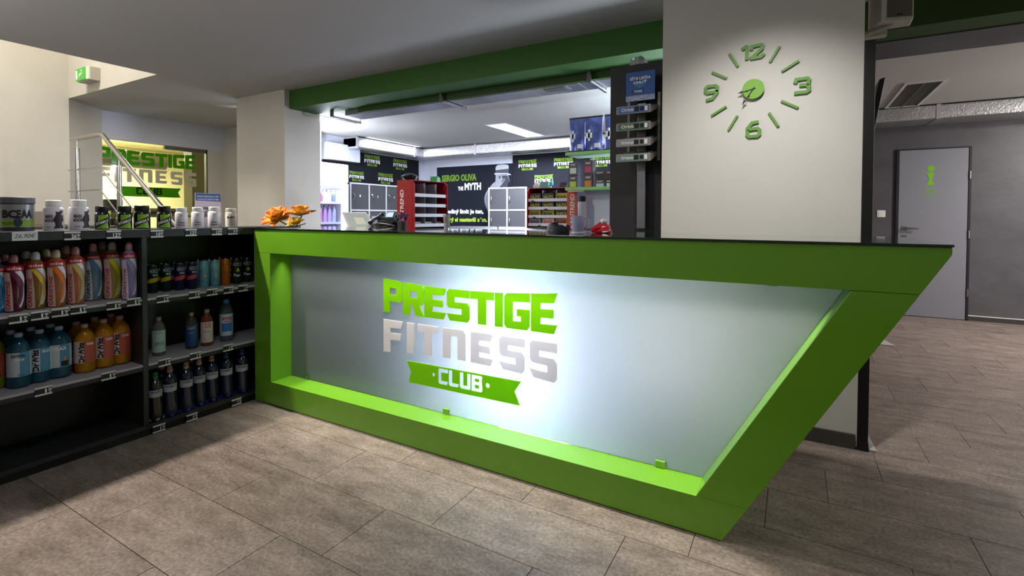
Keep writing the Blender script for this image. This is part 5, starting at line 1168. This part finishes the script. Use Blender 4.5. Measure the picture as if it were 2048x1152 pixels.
for i in range(22):
    y = vy0+.07+i*.053
    if sl0 is None: sl0 = MB().box(vx0+.03, vx1-.03, 0, .004, 2.486, 2.496).build('slat', mat('louvre_slat', '#6e6d68', .4, .4), vt); sl0.location.y = y
    else: o = sl0.copy(); COL.objects.link(o); o.location.y = y
MB().box((vx0+vx1)/2-.006, (vx0+vx1)/2+.006, vy0+.03, vy1-.02, 2.4845, 2.4862).build('middle_bar', mat('louvre_slat'), vt)

# ================================================================== LEFT SIDE: exit sign, stair railing
ex = thing('exit_sign', 'green lit exit sign box on the bright wall above the stairs', 'sign', (-7.30, 2.733, 0))
e0, e1, ez0, ez1 = -.155, .165, 2.80, 2.955
MB().box(e0, e1, -.10, 0, ez0, ez1).build('housing', OFFW, ex, bevel=.004)
MB().box(e0+.005, e1-.075, -.125, -.1005, ez0+.008, ez1-.004).build('lit_face', mat('exit_green', '#3f9a34', .3, emit='#4fc03c', estr=.35), ex, bevel=.004)
MB().box(e1-.072, e1-.012, -.115, -.1005, ez0+.008, ez1-.004).build('lit_edge', mat('exit_pale', '#d0e4c4', .3, emit='#d8f0c8', estr=.25), ex)
mb = MB(); zc = (ez0+ez1)/2; xc = -.06
mb.prism([(0, 0), (.03, .03), (.05, .02), (.08, .045), (.075, .05), (.05, .035), (.03, .045), (-.005, .01)], (xc, -.1275, zc-.03), X3, Z3, Y3, .002).prism([(.05*math.cos(a)*.2, .05*math.sin(a)*.2) for a in [i*PI/5 for i in range(10)]], (xc+.06, -.1275, zc+.042), X3, Z3, Y3, .002).box(xc-.075, xc-.045, -.1275, -.1255, zc-.05, zc+.05)
mb.build('running_figure', mat('exit_white', '#eaf8e0', .4, emit='#f0fff0', estr=.5), ex)
rl = thing('stair_railing', 'brushed steel stair railing with thin middle rails behind the shelf', 'railing')
YRL = 2.5
MB().tube([(-7.28, YRL, 2.090), (-6.56, YRL, 2.094), (-6.50, YRL, 2.082), (-4.62, YRL, .86)], .024, 12).build('handrail', STEEL, rl, smooth=True)
for x, zt_, zb2 in ((-7.135, 2.045, 1.10), (-6.135, 1.80, .92), (-4.85, .97, .0)):
    pst = MB().tube([(x, YRL, zb2), (x, YRL, zt_-.06)], .023, 12).build('post', STEEL, rl, smooth=True)
    MB().tube([(x, YRL, zt_-.06), (x, YRL, zt_+.03)], .008, 8).build('post_pin', STEEL, pst)
for dz in (.355, .60): MB().tube([(-7.32, YRL-.02, 2.09-dz), (-6.52, YRL-.02, 2.094-dz), (-4.80, YRL-.02, 2.094-dz-1.118)], .0065, 8).build('middle_rail', STEEL, rl)

# ================================================================== GYM SEEN THROUGH THE WINDOW
gd = thing('gym_duct', 'round silver duct under the gym ceiling seen through the window', 'duct')
MB().tube([(-11.2, .8, 2.30), (-11.2, 5.35, 2.30)], .17, 18).build('duct_pipe', FOIL, gd, smooth=True)
for y in (2.4, 4.1): MB().tube([(-11.2, y, 2.30), (-11.2, y+.05, 2.30)], .18, 18).build('joint_band', mat('foil_tape'), gd, smooth=True)
lamp_fixture(-9.9, -9.3, 3.05, 3.25, 2.719, 'left warm spot light under the gym ceiling', 6); lamp_fixture(-9.9, -9.3, 3.50, 3.62, 2.719, 'right warm spot light under the gym ceiling', 6)
DKM = mat('gym_black', '#1a1a1a', .4); GF = mat('gym_frame', '#8a8878', .4, .5)
def machine(x, y, kind, label):
    t = thing('gym_machine', label, 'gym machine', (x, y, 0), 0, 'machines in the gym room')
    MB().bar((-.3, -.25, .04), (.3, -.25, .04), .07, .07).bar((-.3, .25, .04), (.3, .25, .04), .07, .07).bar((0, -.25, .04), (0, .25, .04), .07, .07).build('base_frame', GF, t)
    MB().bar((-.1, 0, .05), (-.1, 0, 1.30), .08, .08).bar((-.1, 0, 1.0), (.25, 0, 1.2), .06, .06).build('upright', GF, t)
    MB().box(.0, .35, -.16, .16, .48, .56).build('seat', DKM, t, bevel=.02)
    MB().box(-.06, .0, -.15, .15, .60, 1.15).build('backrest', DKM, t, bevel=.02)
    if kind: MB().lathe([(.14, 0), (.15, .02), (.15, .18), (.14, .2)], 16, (-.1, 0, 1.30)).build('console_drum', DKM, t, smooth=True)
    MB().tube([(.25, -.25, 1.2), (.28, 0, 1.22), (.25, .25, 1.2)], .02, 8).build('handlebar', GF, t)
    return t
for (x, y, k, lab) in ((-10.2, 3.55, 1, 'dark gym machine at the left behind the window'), (-10.6, 4.25, 1, 'dark gym machine behind the stair railing post'), (-10.0, 4.85, 0, 'gym machine with bare frame behind the lower handrail'), (-9.4, 5.45, 0, 'gym machine behind the white info card')): machine(x, y, k, lab)
br_ = thing('weight_rack', 'low rack with dark bars along the far gym wall', 'rack', (-12.2, 4.5, 0))
MB().bar((0, -1.6, .05), (0, -1.6, 1.25), .06, .06).bar((0, 1.6, .05), (0, 1.6, 1.25), .06, .06).bar((0, -1.6, 1.2), (0, 1.6, 1.2), .06, .06).bar((0, -1.6, .8), (0, 1.6, .8), .06, .06).build('frame', GF, br_)
for i in range(9): MB().tube([(.08, -1.4+.34*i, 1.3), (.08, -1.2+.34*i, 1.3)], .07, 12).build('dumbbell', DKM, br_, smooth=True)
